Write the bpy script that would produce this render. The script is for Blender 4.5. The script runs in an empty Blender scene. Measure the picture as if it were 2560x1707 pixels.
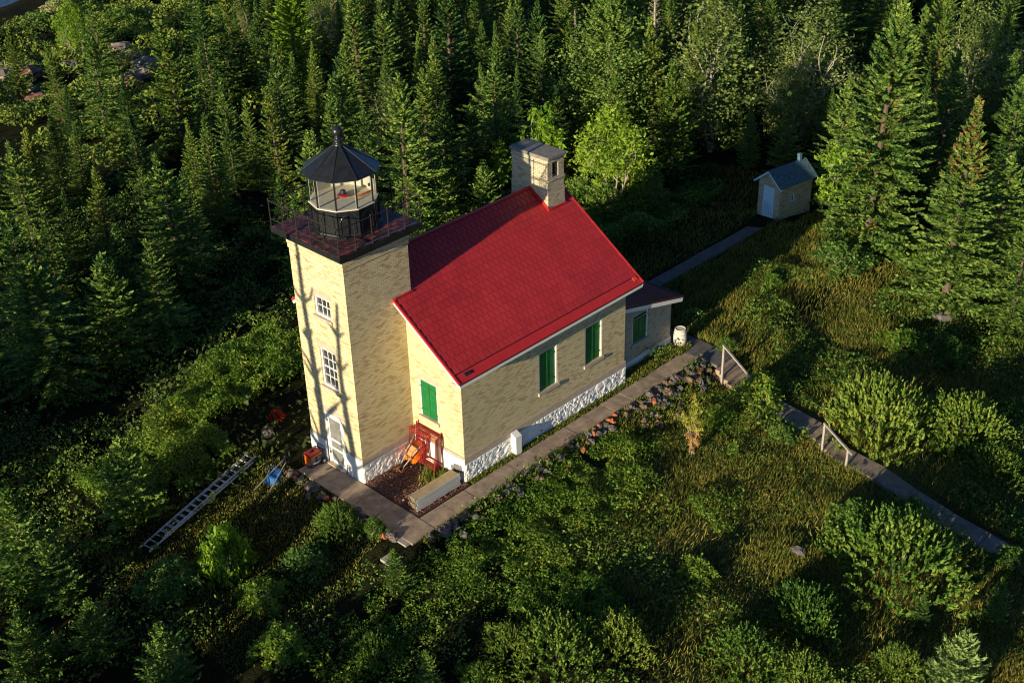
import bpy, math, random
import numpy as np
from mathutils import Vector, Matrix

scene = bpy.context.scene
col = scene.collection
R = math.radians

# ------------------------------------------------------------------ camera
CAM_POS = Vector((-23.798, -31.650, 29.097))
yaw, pitch, roll = 0.779825, 0.531702, -0.028204
fw = Vector((math.cos(pitch) * math.cos(yaw), math.cos(pitch) * math.sin(yaw), -math.sin(pitch)))
rt = fw.cross(Vector((0, 0, 1))).normalized()
up = rt.cross(fw)
r2 = math.cos(roll) * rt + math.sin(roll) * up
u2 = -math.sin(roll) * rt + math.cos(roll) * up
cam_data = bpy.data.cameras.new('camera')
cam = bpy.data.objects.new('camera', cam_data)
col.objects.link(cam)
cam.matrix_world = Matrix(((r2.x, u2.x, -fw.x, CAM_POS.x), (r2.y, u2.y, -fw.y, CAM_POS.y),
                           (r2.z, u2.z, -fw.z, CAM_POS.z), (0, 0, 0, 1)))
cam_data.sensor_width = 36.0
cam_data.lens = 3179.5 / 2560 * 36
cam_data.clip_end = 3000
cam_data.clip_start = 0.5
scene.camera = cam

# ------------------------------------------------------------------ sky and sun
TO_SUN = Vector((-1.0, -0.118, 0.200)).normalized()
elev = math.asin(TO_SUN.z)
world = bpy.data.worlds.new('World')
scene.world = world
world.use_nodes = True
wn = world.node_tree
bg = wn.nodes['Background']
sky = wn.nodes.new('ShaderNodeTexSky')
sky.sky_type = 'NISHITA'
sky.sun_disc = False
sky.sun_elevation = elev
sky.sun_rotation = math.atan2(TO_SUN.x, TO_SUN.y)
sky.altitude = 100
sky.ozone_density = 2.0
tint = wn.nodes.new('ShaderNodeMix'); tint.data_type = 'RGBA'; tint.blend_type = 'MULTIPLY'
tint.inputs['Factor'].default_value = 1.0
tint.inputs[7].default_value = (0.60, 0.90, 1.38, 1)
wn.links.new(sky.outputs[0], tint.inputs[6]); wn.links.new(tint.outputs[2], bg.inputs[0])
bg.inputs[1].default_value = 0.055
sun_data = bpy.data.lights.new('sun', 'SUN')
sun = bpy.data.objects.new('sun', sun_data)
col.objects.link(sun)
sun_data.energy = 5.0
sun_data.angle = R(0.53)
sun_data.color = (1.0, 0.85, 0.58)
sun.rotation_euler = TO_SUN.to_track_quat('Z', 'Y').to_euler()
sun.location = (-60, -6, 30)
scene.view_settings.view_transform = 'Standard'
scene.view_settings.look = 'None'
scene.view_settings.exposure = 0.74
scene.view_settings.gamma = 1.0
scene.cycles.filter_width = 1.1
scene.render.resolution_x = 1024
scene.render.resolution_y = 682

# ------------------------------------------------------------------ material helpers
def nt_new(name):
    m = bpy.data.materials.new(name)
    m.use_nodes = True
    nt = m.node_tree
    b = nt.nodes['Principled BSDF']
    return m, nt, b

def N(nt, t, **kw):
    n = nt.nodes.new(t)
    for k, v in kw.items():
        setattr(n, k, v)
    return n

def math_node(nt, op, a, b=None, c=None):
    n = N(nt, 'ShaderNodeMath', operation=op)
    for i, v in enumerate((a, b, c)):
        if v is None: continue
        if isinstance(v, (int, float)): n.inputs[i].default_value = v
        else: nt.links.new(v, n.inputs[i])
    return n.outputs[0]

def ramp(nt, fac, stops, interp='LINEAR'):
    n = N(nt, 'ShaderNodeValToRGB')
    n.color_ramp.interpolation = interp
    el = n.color_ramp.elements
    while len(el) < len(stops): el.new(0.5)
    for e, (p, c) in zip(el, stops):
        e.position = p
        e.color = (c[0], c[1], c[2], 1)
    nt.links.new(fac, n.inputs[0])
    return n.outputs[0]

def mixc(nt, fac, a, b, blend='MIX'):
    n = N(nt, 'ShaderNodeMix', data_type='RGBA', blend_type=blend)
    for sock, v in ((n.inputs['Factor'], fac), (n.inputs[6], a), (n.inputs[7], b)):
        if isinstance(v, (int, float)): sock.default_value = v
        elif isinstance(v, (tuple, list)): sock.default_value = (v[0], v[1], v[2], 1)
        else: nt.links.new(v, sock)
    return n.outputs[2]

def noise(nt, vec, scale, detail=3, rough=0.55):
    n = N(nt, 'ShaderNodeTexNoise')
    n.inputs['Scale'].default_value = scale
    n.inputs['Detail'].default_value = detail
    n.inputs['Roughness'].default_value = rough
    if vec is not None: nt.links.new(vec, n.inputs['Vector'])
    return n.outputs['Fac']

def bump(nt, b, h, strength=0.5, dist=0.02):
    n = N(nt, 'ShaderNodeBump')
    n.inputs['Strength'].default_value = strength
    n.inputs['Distance'].default_value = dist
    nt.links.new(h, n.inputs['Height'])
    nt.links.new(n.outputs[0], b.inputs['Normal'])

def plain(name, c, rough=0.6, metal=0.0, var=0.25, scale=6.0, bmp=0.0, spec=0.3):
    m, nt, b = nt_new(name)
    tc = N(nt, 'ShaderNodeTexCoord').outputs['Object']
    f = noise(nt, tc, scale, 5, 0.65)
    c0 = [x * (1 - var) for x in c]
    c1 = [min(1, x * (1 + var)) for x in c]
    nt.links.new(ramp(nt, f, [(0.3, c0), (0.7, c1)]), b.inputs['Base Color'])
    b.inputs['Roughness'].default_value = rough
    b.inputs['Metallic'].default_value = metal
    b.inputs['Specular IOR Level'].default_value = spec
    if bmp: bump(nt, b, noise(nt, tc, scale * 4, 4), bmp, 0.01)
    return m

def brick_mat(name, light, dark, odd, mortar, shade=1.0):
    m, nt, b = nt_new(name)
    uv = N(nt, 'ShaderNodeTexCoord').outputs['UV']
    sp = N(nt, 'ShaderNodeSeparateXYZ'); nt.links.new(uv, sp.inputs[0])
    BW, RH = 0.215, 0.0735
    v = math_node(nt, 'DIVIDE', sp.outputs[1], RH)
    row = math_node(nt, 'FLOOR', v)
    par = math_node(nt, 'MULTIPLY', math_node(nt, 'MODULO', row, 2.0), 0.5)
    u = math_node(nt, 'ADD', math_node(nt, 'DIVIDE', sp.outputs[0], BW), par)
    colm = math_node(nt, 'FLOOR', u)
    cb = N(nt, 'ShaderNodeCombineXYZ')
    nt.links.new(colm, cb.inputs[0]); nt.links.new(row, cb.inputs[1])
    wnz = N(nt, 'ShaderNodeTexWhiteNoise', noise_dimensions='2D')
    nt.links.new(cb.outputs[0], wnz.inputs['Vector'])
    big = noise(nt, uv, 1.1, 4, 0.6)
    sel = math_node(nt, 'ADD', math_node(nt, 'MULTIPLY', wnz.outputs['Value'], 0.70),
                    math_node(nt, 'MULTIPLY', big, 0.36))
    c = ramp(nt, sel, [(0.20, [x * 1.05 for x in light]), (0.50, light), (0.72, [(a + d) / 2 for a, d in zip(light, dark)]), (0.87, dark), (0.97, odd)])
    fu = math_node(nt, 'FRACT', u); fv = math_node(nt, 'FRACT', v)
    mu = math_node(nt, 'LESS_THAN', fu, 0.05)
    mv = math_node(nt, 'LESS_THAN', fv, 0.16)
    mort = math_node(nt, 'MAXIMUM', mu, mv)
    c = mixc(nt, mort, c, mortar)
    st = noise(nt, uv, 0.45, 5, 0.7)
    c = mixc(nt, math_node(nt, 'MULTIPLY', ramp(nt, st, [(0.45, (0, 0, 0)), (0.75, (1, 1, 1))]), 0.22), c,
             [x * 0.62 for x in dark])
    nt.links.new(c, b.inputs['Base Color'])
    b.inputs['Roughness'].default_value = 0.85
    b.inputs['Specular IOR Level'].default_value = 0.15
    hgt = math_node(nt, 'ADD', math_node(nt, 'MULTIPLY', math_node(nt, 'SUBTRACT', 1.0, mort), 1.0),
                    math_node(nt, 'MULTIPLY', wnz.outputs['Value'], 0.9))
    bump(nt, b, hgt, 0.9, 0.022)
    return m

def foliage(name, stops, spread=0.5, trans=0.25, rough=0.6):
    """leaf colours vary from leaf to leaf, from clump to clump and from plant to plant"""
    m, nt, b = nt_new(name)
    geo = N(nt, 'ShaderNodeNewGeometry')
    oi = N(nt, 'ShaderNodeObjectInfo')
    tc = N(nt, 'ShaderNodeTexCoord').outputs['Object']
    f = noise(nt, geo.outputs['Position'], 1.1, 3, 0.6)
    s = math_node(nt, 'ADD', math_node(nt, 'MULTIPLY', geo.outputs['Random Per Island'], spread),
                  math_node(nt, 'MULTIPLY', f, 1.0 - spread * 0.6))
    s = math_node(nt, 'ADD', s, math_node(nt, 'MULTIPLY', math_node(nt, 'SUBTRACT', oi.outputs['Random'], 0.5), 0.34))
    f3 = noise(nt, geo.outputs['Position'], 0.33, 2, 0.6)
    s = math_node(nt, 'ADD', s, math_node(nt, 'MULTIPLY', math_node(nt, 'SUBTRACT', f3, 0.5), 0.55))
    c = ramp(nt, s, stops)
    nt.links.new(c, b.inputs['Base Color'])
    b.inputs['Roughness'].default_value = rough
    b.inputs['Specular IOR Level'].default_value = 0.25
    tr = N(nt, 'ShaderNodeBsdfTranslucent')
    nt.links.new(c, tr.inputs['Color'])
    mx = N(nt, 'ShaderNodeMixShader'); mx.inputs[0].default_value = trans
    out = nt.nodes['Material Output']
    nt.links.new(b.outputs[0], mx.inputs[1]); nt.links.new(tr.outputs[0], mx.inputs[2])
    nt.links.new(mx.outputs[0], out.inputs['Surface'])
    return m

M = {}
M['brick'] = brick_mat('cream_brick', (0.68, 0.58, 0.35), (0.47, 0.35, 0.19), (0.36, 0.20, 0.11), (0.31, 0.25, 0.15))
M['brick_grey'] = brick_mat('weathered_brick', (0.56, 0.49, 0.34), (0.38, 0.33, 0.23), (0.27, 0.16, 0.11), (0.20, 0.17, 0.13))
M['stone_trim'] = plain('tan_stone_trim', (0.42, 0.35, 0.27), 0.85, var=0.18, scale=5)
M['white_rubble'] = plain('whitewashed_rubble', (0.74, 0.73, 0.70), 0.75, var=0.12, scale=4, bmp=0.3)
M['white_paint'] = plain('white_paint', (0.80, 0.79, 0.75), 0.5, var=0.06, scale=3)
M['green_shutter'] = plain('green_shutter_paint', (0.010, 0.14, 0.035), 0.45, var=0.2, scale=3)
M['black_iron'] = plain('black_iron_paint', (0.014, 0.016, 0.018), 0.28, var=0.4, scale=5, spec=0.5)
M['iron_rail'] = plain('dark_rusty_iron', (0.018, 0.015, 0.014), 0.6, var=0.4, scale=9)
M['glass_dark'] = plain('window_glass', (0.03, 0.035, 0.04), 0.12, var=0.2, spec=0.6)
M['screen'] = plain('door_screen', (0.17, 0.17, 0.16), 0.6, var=0.25, scale=3)
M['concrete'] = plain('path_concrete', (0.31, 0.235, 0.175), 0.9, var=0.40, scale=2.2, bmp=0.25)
M['concrete_dark'] = plain('dark_path_concrete', (0.12, 0.11, 0.10), 0.95, var=0.3, scale=2, bmp=0.25)  # darker concrete tone, used on the outhouse path
M['concrete_mid'] = plain('mid_path_concrete', (0.20, 0.16, 0.13), 0.95, var=0.4, scale=2.4, bmp=0.25)  # mid tone concrete for the middle and lower paths
M['concrete_new'] = plain('pale_concrete', (0.34, 0.31, 0.27), 0.9, var=0.2, scale=3, bmp=0.25)
M['old_wood'] = plain('weathered_wood', (0.33, 0.27, 0.21), 0.85, var=0.3, scale=7)
M['grey_wood'] = plain('grey_wood', (0.30, 0.27, 0.24), 0.85, var=0.2, scale=7)
M['alu'] = plain('aluminium', (0.62, 0.64, 0.67), 0.45, metal=0.25, var=0.12, scale=9)
M['ply'] = plain('plywood', (0.36, 0.28, 0.16), 0.8, var=0.2, scale=5)
M['red_frame'] = plain('red_scaffold_paint', (0.27, 0.018, 0.016), 0.45, var=0.25, scale=8)
M['orange'] = plain('orange_paint', (0.80, 0.17, 0.012), 0.35, var=0.08, scale=4, spec=0.5)
M['orange_red'] = plain('orange_red_paint', (0.70, 0.075, 0.015), 0.35, var=0.1, scale=4, spec=0.5)
M['blue_paint'] = plain('blue_paint', (0.012, 0.10, 0.32), 0.6, var=0.2, scale=6, spec=0.2)
M['screen_floor'] = plain('grey_floor_paint', (0.09, 0.09, 0.085), 0.8)
M['rubber'] = plain('rubber', (0.02, 0.02, 0.02), 0.8, var=0.3)
M['steel'] = plain('grey_steel', (0.25, 0.25, 0.26), 0.45, metal=0.6, var=0.2)
M['pale_blue'] = plain('pale_blue_white_paint', (0.50, 0.70, 0.84), 0.5, var=0.06, scale=3)
M['barrel'] = plain('painted_barrel', (0.60, 0.55, 0.44), 0.7, var=0.12, scale=5)
M['barrel_hoop'] = plain('barrel_hoop', (0.36, 0.33, 0.28), 0.6, var=0.2)
M['bark'] = plain('bark', (0.10, 0.075, 0.055), 0.9, var=0.35, scale=9)
M['pale_bark'] = plain('pale_bark', (0.36, 0.32, 0.27), 0.85, var=0.3, scale=9)
M['rock_grey'] = plain('grey_rock', (0.105, 0.095, 0.09), 0.9, var=0.4, scale=6, bmp=0.5)
M['rock_brown'] = plain('brown_rock', (0.16, 0.105, 0.075), 0.9, var=0.35, scale=6, bmp=0.5)
M['rock_red'] = plain('red_rock', (0.36, 0.11, 0.055), 0.9, var=0.3, scale=6, bmp=0.4)
M['rock_pale'] = plain('lichen_rock', (0.26, 0.21, 0.17), 0.95, var=0.5, scale=2.5, bmp=0.5)
M['rock_pink'] = plain('red_lichen_rock', (0.22, 0.11, 0.09), 0.95, var=0.5, scale=2.5, bmp=0.5)
M['mulch_base'] = plain('mulch_soil', (0.085, 0.045, 0.032), 0.95, var=0.5, scale=18, bmp=0.5)
M['chip_red'] = plain('bark_chip', (0.21, 0.095, 0.065), 0.9, var=0.5, scale=11)
M['annex_roof'] = plain('dark_felt_roof', (0.16, 0.036, 0.028), 0.8, var=0.2, scale=2)
M['slate'] = plain('blue_grey_shingle', (0.065, 0.12, 0.155), 0.7, var=0.5, scale=7, bmp=0.4)
M['cap_stone'] = plain('chimney_cap_stone', (0.19, 0.18, 0.16), 0.9, var=0.3, scale=8, bmp=0.4)
M['black_hole'] = plain('opening_darkness', (0.012, 0.012, 0.012), 0.9)  # flat black painted as the darkness inside the tower and flue
M['interior'] = plain('lantern_interior_white', (0.48, 0.45, 0.38), 0.7, var=0.06)
M['lens_red'] = plain('red_beacon_ring', (0.45, 0.02, 0.03), 0.3, spec=0.6)
M['lens_green'] = plain('dark_green_pedestal', (0.02, 0.06, 0.05), 0.4)

# red metal shingles
m, nt, b = nt_new('red_metal_shingle')
geo = N(nt, 'ShaderNodeNewGeometry')
tc = N(nt, 'ShaderNodeTexCoord').outputs['Object']
f = noise(nt, tc, 0.7, 5, 0.6)
s = math_node(nt, 'ADD', math_node(nt, 'MULTIPLY', geo.outputs['Random Per Island'], 0.22), math_node(nt, 'MULTIPLY', f, 0.9))
nt.links.new(ramp(nt, s, [(0.2, (0.31, 0.017, 0.022)), (0.85, (0.50, 0.032, 0.036))]), b.inputs['Base Color'])
b.inputs['Roughness'].default_value = 0.55
b.inputs['Specular IOR Level'].default_value = 0.35
M['red_shingle'] = m
M['red_flat'] = plain('red_roof_metal', (0.46, 0.024, 0.026), 0.5, var=0.15, scale=2)
M['red_seam'] = plain('dark_red_seam', (0.07, 0.006, 0.010), 0.8)

# gallery deck: red paint worn through to black
m, nt, b = nt_new('gallery_deck_paint')
tc = N(nt, 'ShaderNodeTexCoord').outputs['Object']
f = noise(nt, tc, 4.2, 6, 0.75)
nt.links.new(ramp(nt, f, [(0.49, (0.030, 0.015, 0.018)), (0.53, (0.09, 0.025, 0.026)), (0.58, (0.25, 0.040, 0.038))]), b.inputs['Base Color'])
b.inputs['Roughness'].default_value = 0.6
M['deck'] = m

# clear lantern glazing
m, nt, b = nt_new('lantern_glass')
tp = N(nt, 'ShaderNodeBsdfTransparent'); tp.inputs[0].default_value = (0.9, 0.93, 0.92, 1)
gl = N(nt, 'ShaderNodeBsdfGlossy'); gl.inputs['Roughness'].default_value = 0.05
mx = N(nt, 'ShaderNodeMixShader'); mx.inputs[0].default_value = 0.06
nt.links.new(tp.outputs[0], mx.inputs[1]); nt.links.new(gl.outputs[0], mx.inputs[2])
nt.links.new(mx.outputs[0], nt.nodes['Material Output'].inputs['Surface'])
M['glass'] = m

# ground
m, nt, b = nt_new('forest_soil')
pos = N(nt, 'ShaderNodeNewGeometry').outputs['Position']
f = noise(nt, pos, 0.5, 8, 0.7)
f2 = noise(nt, pos, 9.0, 4, 0.6)
s = math_node(nt, 'ADD', math_node(nt, 'MULTIPLY', f, 0.6), math_node(nt, 'MULTIPLY', f2, 0.45))
spx = N(nt, 'ShaderNodeSeparateXYZ'); nt.links.new(pos, spx.inputs[0])
def sstep(a, lo, hi):
    n_ = N(nt, 'ShaderNodeMapRange', interpolation_type='SMOOTHSTEP'); n_.inputs['From Min'].default_value = lo; n_.inputs['From Max'].default_value = hi
    nt.links.new(a, n_.inputs['Value']); return n_.outputs[0]
msk = math_node(nt, 'MULTIPLY', sstep(spx.outputs[0], 0, 5), math_node(nt, 'SUBTRACT', 1.0, sstep(spx.outputs[1], -6, -4.5)))
msk = math_node(nt, 'MULTIPLY', msk, math_node(nt, 'SUBTRACT', 1.0, sstep(spx.outputs[0], 24, 34)))
thatch = ramp(nt, f2, [(0.3, (0.030, 0.036, 0.010)), (0.6, (0.085, 0.085, 0.026)), (0.8, (0.150, 0.120, 0.045))])
soilc = (ramp(nt, s, [(0.35, (0.006, 0.008, 0.003)), (0.55, (0.016, 0.018, 0.007)), (0.75, (0.040, 0.034, 0.015))]))
nt.links.new(mixc(nt, msk, soilc, thatch), b.inputs['Base Color'])
b.inputs['Roughness'].default_value = 1.0
b.inputs['Specular IOR Level'].default_value = 0.05
bump(nt, b, f2, 0.8, 0.08)
M['soil'] = m
m, nt, b = nt_new('lake_water')
b.inputs['Base Color'].default_value = (0.015, 0.035, 0.06, 1)
b.inputs['Roughness'].default_value = 0.12
pos = N(nt, 'ShaderNodeNewGeometry').outputs['Position']
bump(nt, b, noise(nt, pos, 1.4, 4, 0.6), 0.5, 0.2)
M['water'] = m

M['f_spruce'] = foliage('spruce_needles', [(0.25, (0.018, 0.055, 0.013)), (0.55, (0.083, 0.174, 0.031)), (0.90, (0.230, 0.314, 0.054))])
M['f_fir'] = foliage('fir_needles', [(0.25, (0.019, 0.060, 0.014)), (0.55, (0.090, 0.182, 0.032)), (0.90, (0.241, 0.330, 0.058))])
M['f_cedar'] = foliage('cedar_scales', [(0.25, (0.040, 0.094, 0.014)), (0.55, (0.118, 0.204, 0.029)), (0.90, (0.252, 0.300, 0.048))])
M['f_olive'] = foliage('olive_cedar', [(0.25, (0.031, 0.084, 0.017)), (0.55, (0.094, 0.186, 0.034)), (0.90, (0.202, 0.288, 0.054))])
M['f_thicket'] = foliage('thicket_leaves', [(0.2, (0.039, 0.105, 0.010)), (0.5, (0.109, 0.226, 0.022)), (0.75, (0.218, 0.297, 0.035)), (0.95, (0.391, 0.385, 0.060))], trans=0.35)
M['f_brown'] = foliage('brown_cones', [(0.2, (0.080, 0.055, 0.015)), (0.9, (0.230, 0.150, 0.038))])
M['f_bright'] = foliage('bright_leaves', [(0.2, (0.058, 0.140, 0.011)), (0.55, (0.160, 0.294, 0.020)), (0.9, (0.290, 0.406, 0.041))], trans=0.35)
M['f_aspen'] = foliage('aspen_leaves', [(0.2, (0.051, 0.098, 0.020)), (0.6, (0.145, 0.210, 0.043)), (0.95, (0.304, 0.336, 0.108))], trans=0.3)
M['f_leaf'] = foliage('bush_leaves', [(0.2, (0.028, 0.080, 0.010)), (0.55, (0.082, 0.175, 0.022)), (0.92, (0.230, 0.300, 0.055))], trans=0.3)
M['f_yellow'] = foliage('yellow_leaves', [(0.2, (0.110, 0.140, 0.015)), (0.9, (0.420, 0.400, 0.070))], trans=0.3)
M['f_salmon'] = foliage('salmon_leaves', [(0.2, (0.220, 0.110, 0.030)), (0.9, (0.520, 0.300, 0.130))], trans=0.3)
M['f_red'] = foliage('red_leaves', [(0.2, (0.260, 0.030, 0.010)), (0.9, (0.600, 0.090, 0.025))], trans=0.3)
M['f_blue'] = foliage('pale_pine_needles', [(0.2, (0.075, 0.140, 0.040)), (0.9, (0.240, 0.340, 0.100))])
M['f_spread'] = foliage('arborvitae_sprays', [(0.2, (0.028, 0.083, 0.012)), (0.55, (0.092, 0.187, 0.024)), (0.9, (0.241, 0.297, 0.045))])
M['grass'] = foliage('meadow_grass', [(0.2, (0.044, 0.083, 0.011)), (0.5, (0.124, 0.159, 0.022)), (0.9, (0.364, 0.289, 0.061))], spread=0.55)
M['weeds'] = foliage('green_weeds', [(0.2, (0.051, 0.084, 0.014)), (0.9, (0.246, 0.266, 0.041))])
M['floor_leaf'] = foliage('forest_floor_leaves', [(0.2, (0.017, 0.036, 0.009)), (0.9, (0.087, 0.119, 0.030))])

# ------------------------------------------------------------------ mesh builder
class MB:
    def __init__(s): s.v = []; s.f = []; s.m = []
    def poly(s, pts, m=0):
        i = len(s.v); s.v += [tuple(p) for p in pts]
        s.f.append(tuple(range(i, i + len(pts)))); s.m.append(m)
    def box(s, x0, x1, y0, y1, z0, z1, m=0, T=None):
        P = [(x, y, z) for z in (z0, z1) for y in (y0, y1) for x in (x0, x1)]
        if T is not None: P = [tuple(T @ Vector(p)) for p in P]
        i = len(s.v); s.v += P
        for q in ((0, 2, 3, 1), (4, 5, 7, 6), (0, 1, 5, 4), (2, 6, 7, 3), (0, 4, 6, 2), (1, 3, 7, 5)):
            s.f.append(tuple(i + k for k in q)); s.m.append(m)
    def beam(s, a, b, w, h, m=0, upv=(0, 0, 1)):
        a = Vector(a); b = Vector(b); d = (b - a); L = d.length; d.normalize()
        sd = d.cross(Vector(upv))
        if sd.length < 1e-4: sd = d.cross(Vector((1, 0, 0)))
        sd.normalize(); u = sd.cross(d)
        T = Matrix(((d.x, sd.x, u.x, a.x), (d.y, sd.y, u.y, a.y), (d.z, sd.z, u.z, a.z), (0, 0, 0, 1)))
        s.box(0, L, -w / 2, w / 2, -h / 2, h / 2, m, T)
    def tube(s, pts, r, n=8, m=0):
        pts = [Vector(p) for p in pts]
        if isinstance(r, (int, float)): r = [r] * len(pts)
        base = len(s.v); prev = None
        for k, p in enumerate(pts):
            d = (pts[min(k + 1, len(pts) - 1)] - pts[max(k - 1, 0)]).normalized()
            if prev is None:
                a = d.cross(Vector((0, 0, 1)))
                if a.length < 0.05: a = d.cross(Vector((1, 0, 0)))
            else: a = prev - d * prev.dot(d)
            a.normalize(); prev = a; c = d.cross(a)
            for j in range(n):
                t = 2 * math.pi * j / n
                s.v.append(tuple(p + (a * math.cos(t) + c * math.sin(t)) * r[k]))
        for k in range(len(pts) - 1):
            for j in range(n):
                j2 = (j + 1) % n
                s.f.append((base + k * n + j, base + k * n + j2, base + (k + 1) * n + j2, base + (k + 1) * n + j)); s.m.append(m)
        s.f.append(tuple(base + j for j in reversed(range(n)))); s.m.append(m)
        s.f.append(tuple(base + (len(pts) - 1) * n + j for j in range(n))); s.m.append(m)
    def lathe(s, prof, n=24, c=(0, 0, 0), m=0, ph=0.0):
        base = len(s.v)
        for r_, z in prof:
            for j in range(n):
                t = ph + 2 * math.pi * j / n
                s.v.append((c[0] + r_ * math.cos(t), c[1] + r_ * math.sin(t), c[2] + z))
        for k in range(len(prof) - 1):
            for j in range(n):
                j2 = (j + 1) % n
                s.f.append((base + k * n + j, base + k * n + j2, base + (k + 1) * n + j2, base + (k + 1) * n + j)); s.m.append(m)
        if prof[0][0] > 1e-4: s.f.append(tuple(base + j for j in reversed(range(n)))); s.m.append(m)
        if prof[-1][0] > 1e-4: s.f.append(tuple(base + (len(prof) - 1) * n + j for j in range(n))); s.m.append(m)
    def build(s, name, mats, parent=None, org=(0, 0, 0), smooth=False, bevel=0.0):
        if not isinstance(mats, (list, tuple)): mats = [mats]
        me = bpy.data.meshes.new(name)
        me.from_pydata([(v[0] - org[0], v[1] - org[1], v[2] - org[2]) for v in s.v], [], s.f)
        for mt in mats: me.materials.append(mt)
        me.polygons.foreach_set('material_index', s.m)
        uvl = me.uv_layers.new(name='UVMap')
        vs = s.v
        for p in me.polygons:
            n = p.normal; ax = max(range(3), key=lambda i: abs(n[i]))
            for li, vi in zip(p.loop_indices, p.vertices):
                x, y, z = vs[vi]
                uvl.data[li].uv = ((y + 50, z + 50) if ax == 0 else ((x + 50.07, z + 50) if ax == 1 else (x + 50, y + 50)))
        if smooth: me.polygons.foreach_set('use_smooth', [True] * len(me.polygons))
        o = bpy.data.objects.new(name, me)
        col.objects.link(o)
        if parent is not None: o.parent = parent
        else: o.location = org
        if bevel:
            md = o.modifiers.new('bevel', 'BEVEL'); md.width = bevel; md.segments = 2; md.limit_method = 'ANGLE'
        return o

def tag(o, label=None, cat=None, group=None, kind=None):
    if label: o['label'] = label
    if cat: o['category'] = cat
    if group: o['group'] = group
    if kind: o['kind'] = kind
    return o

def thing(name, label, cat, loc=(0, 0, 0), rot=None, group=None):
    o = bpy.data.objects.new(name, None)
    o.empty_display_size = 0.3
    col.objects.link(o); o.location = loc
    if rot is not None: o.rotation_euler = rot
    return tag(o, label, cat, group)

def quads_object(name, V, mats, midx=None, parent=None):
    """V: (n,4,3) array -> one mesh object"""
    V = np.asarray(V, dtype=np.float32); n = len(V)
    me = bpy.data.meshes.new(name)
    me.vertices.add(n * 4); me.loops.add(n * 4); me.polygons.add(n)
    me.vertices.foreach_set('co', V.reshape(-1))
    me.loops.foreach_set('vertex_index', np.arange(n * 4, dtype=np.int32))
    me.polygons.foreach_set('loop_start', np.arange(0, n * 4, 4, dtype=np.int32))
    me.polygons.foreach_set('loop_total', np.full(n, 4, dtype=np.int32))
    if not isinstance(mats, (list, tuple)): mats = [mats]
    for mt in mats: me.materials.append(mt)
    if midx is not None: me.polygons.foreach_set('material_index', np.asarray(midx, dtype=np.int32))
    me.update(calc_edges=True)
    o = bpy.data.objects.new(name, me)
    col.objects.link(o)
    if parent is not None: o.parent = parent
    return o

# ------------------------------------------------------------------ terrain
def ss(a, b, x):
    t = np.clip((np.asarray(x, float) - a) / (b - a), 0, 1)
    return t * t * (3 - 2 * t)

def terr(x, y):
    x = np.asarray(x, float); y = np.asarray(y, float)
    h = -.82 * ss(4.35, 5.8, -y) - .35 * ss(5.8, 9.6, -y) - .75 * ss(9.6, 11.3, -y) - 1.2 * ss(11.3, 20, -y) - 1.5 * ss(20, 40, -y)
    h = h - .5 * ss(1.3, 4.5, -x) - .9 * ss(4, 18, -x) - 1.5 * ss(18, 50, -x)
    h = h - .4 * ss(8, 20, y) - 1.5 * ss(20, 70, y)
    return h

def ground(x, y):
    x = np.asarray(x, float); y = np.asarray(y, float)
    h = terr(x, y)
    away = np.clip(np.maximum(np.maximum(-x - 3, x - 19), np.maximum(-y - 7, y - 8)), 0, 6) / 6
    h = h + away * (0.16 * np.sin(x * .55 + 1.3 * np.sin(y * .3)) * np.cos(y * .48 + x * .1) + 0.07 * np.sin(x * 1.7 + y * 1.1))
    h = h - 8.0 * ss(72, 80, y - .35 * x)
    return h

def make_terrain():
    ax = np.unique(np.concatenate([np.arange(-500, -60, 40), np.arange(-60, -16, 2.), np.arange(-16, 36, .4), np.arange(36, 110, 2.), np.arange(110, 700, 40)]))
    ay = np.unique(np.concatenate([np.arange(-500, -60, 40), np.arange(-60, -26, 2.), np.arange(-26, 20, .4), np.arange(20, 120, 2.), np.arange(120, 700, 40)]))
    X, Y = np.meshgrid(ax, ay, indexing='ij')
    Z = ground(X, Y) - 0.05
    nx, ny = len(ax), len(ay)
    i = np.arange((nx - 1) * (ny - 1)); a = i // (ny - 1); c = i % (ny - 1)
    F = np.stack([a * ny + c, (a + 1) * ny + c, (a + 1) * ny + c + 1, a * ny + c + 1], 1)
    me = bpy.data.meshes.new('ground')
    me.from_pydata(np.stack([X, Y, Z], -1).reshape(-1, 3).tolist(), [], F.tolist())
    me.materials.append(M['soil'])
    me.polygons.foreach_set('use_smooth', [True] * len(me.polygons))
    o = bpy.data.objects.new('ground', me); col.objects.link(o)
    o['kind'] = 'structure'
make_terrain()
w = MB(); w.box(-500, 700, -500, 700, -8.5, -5.0)
tag(w.build('water', M['water']), kind='structure')

# ------------------------------------------------------------------ paths
rng = random.Random(5)
def slab_run(mb, axis, a0, a1, c0, c1, ztop, step=1.17, th=0.16):
    """slabs laid along x (axis 0) or y (axis 1) with open joints; ztop is a function of the running coordinate"""
    n = max(1, round((a1 - a0) / step)); L = (a1 - a0) / n
    for k in range(n):
        u0 = a0 + k * L + 0.012; u1 = a0 + (k + 1) * L - 0.012
        z0 = ztop(u0) + rng.uniform(-.006, .006); z1 = ztop(u1) + rng.uniform(-.006, .006)
        jw = rng.uniform(-.012, .012)
        if axis == 0: P = [(u0, c0, z0), (u1, c0, z1), (u1, c1 + jw, z1), (u0, c1 + jw, z0)]
        else: P = [(c1 + jw, u0, z0), (c1 + jw, u1, z1), (c0, u1, z1), (c0, u0, z0)]
        B = [(p[0], p[1], p[2] - th) for p in P]
        mb.poly(P); mb.poly(list(reversed(B)))
        for i in range(4):
            j = (i + 1) % 4
            mb.poly([B[i], B[j], P[j], P[i]])
mb = MB()
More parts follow.
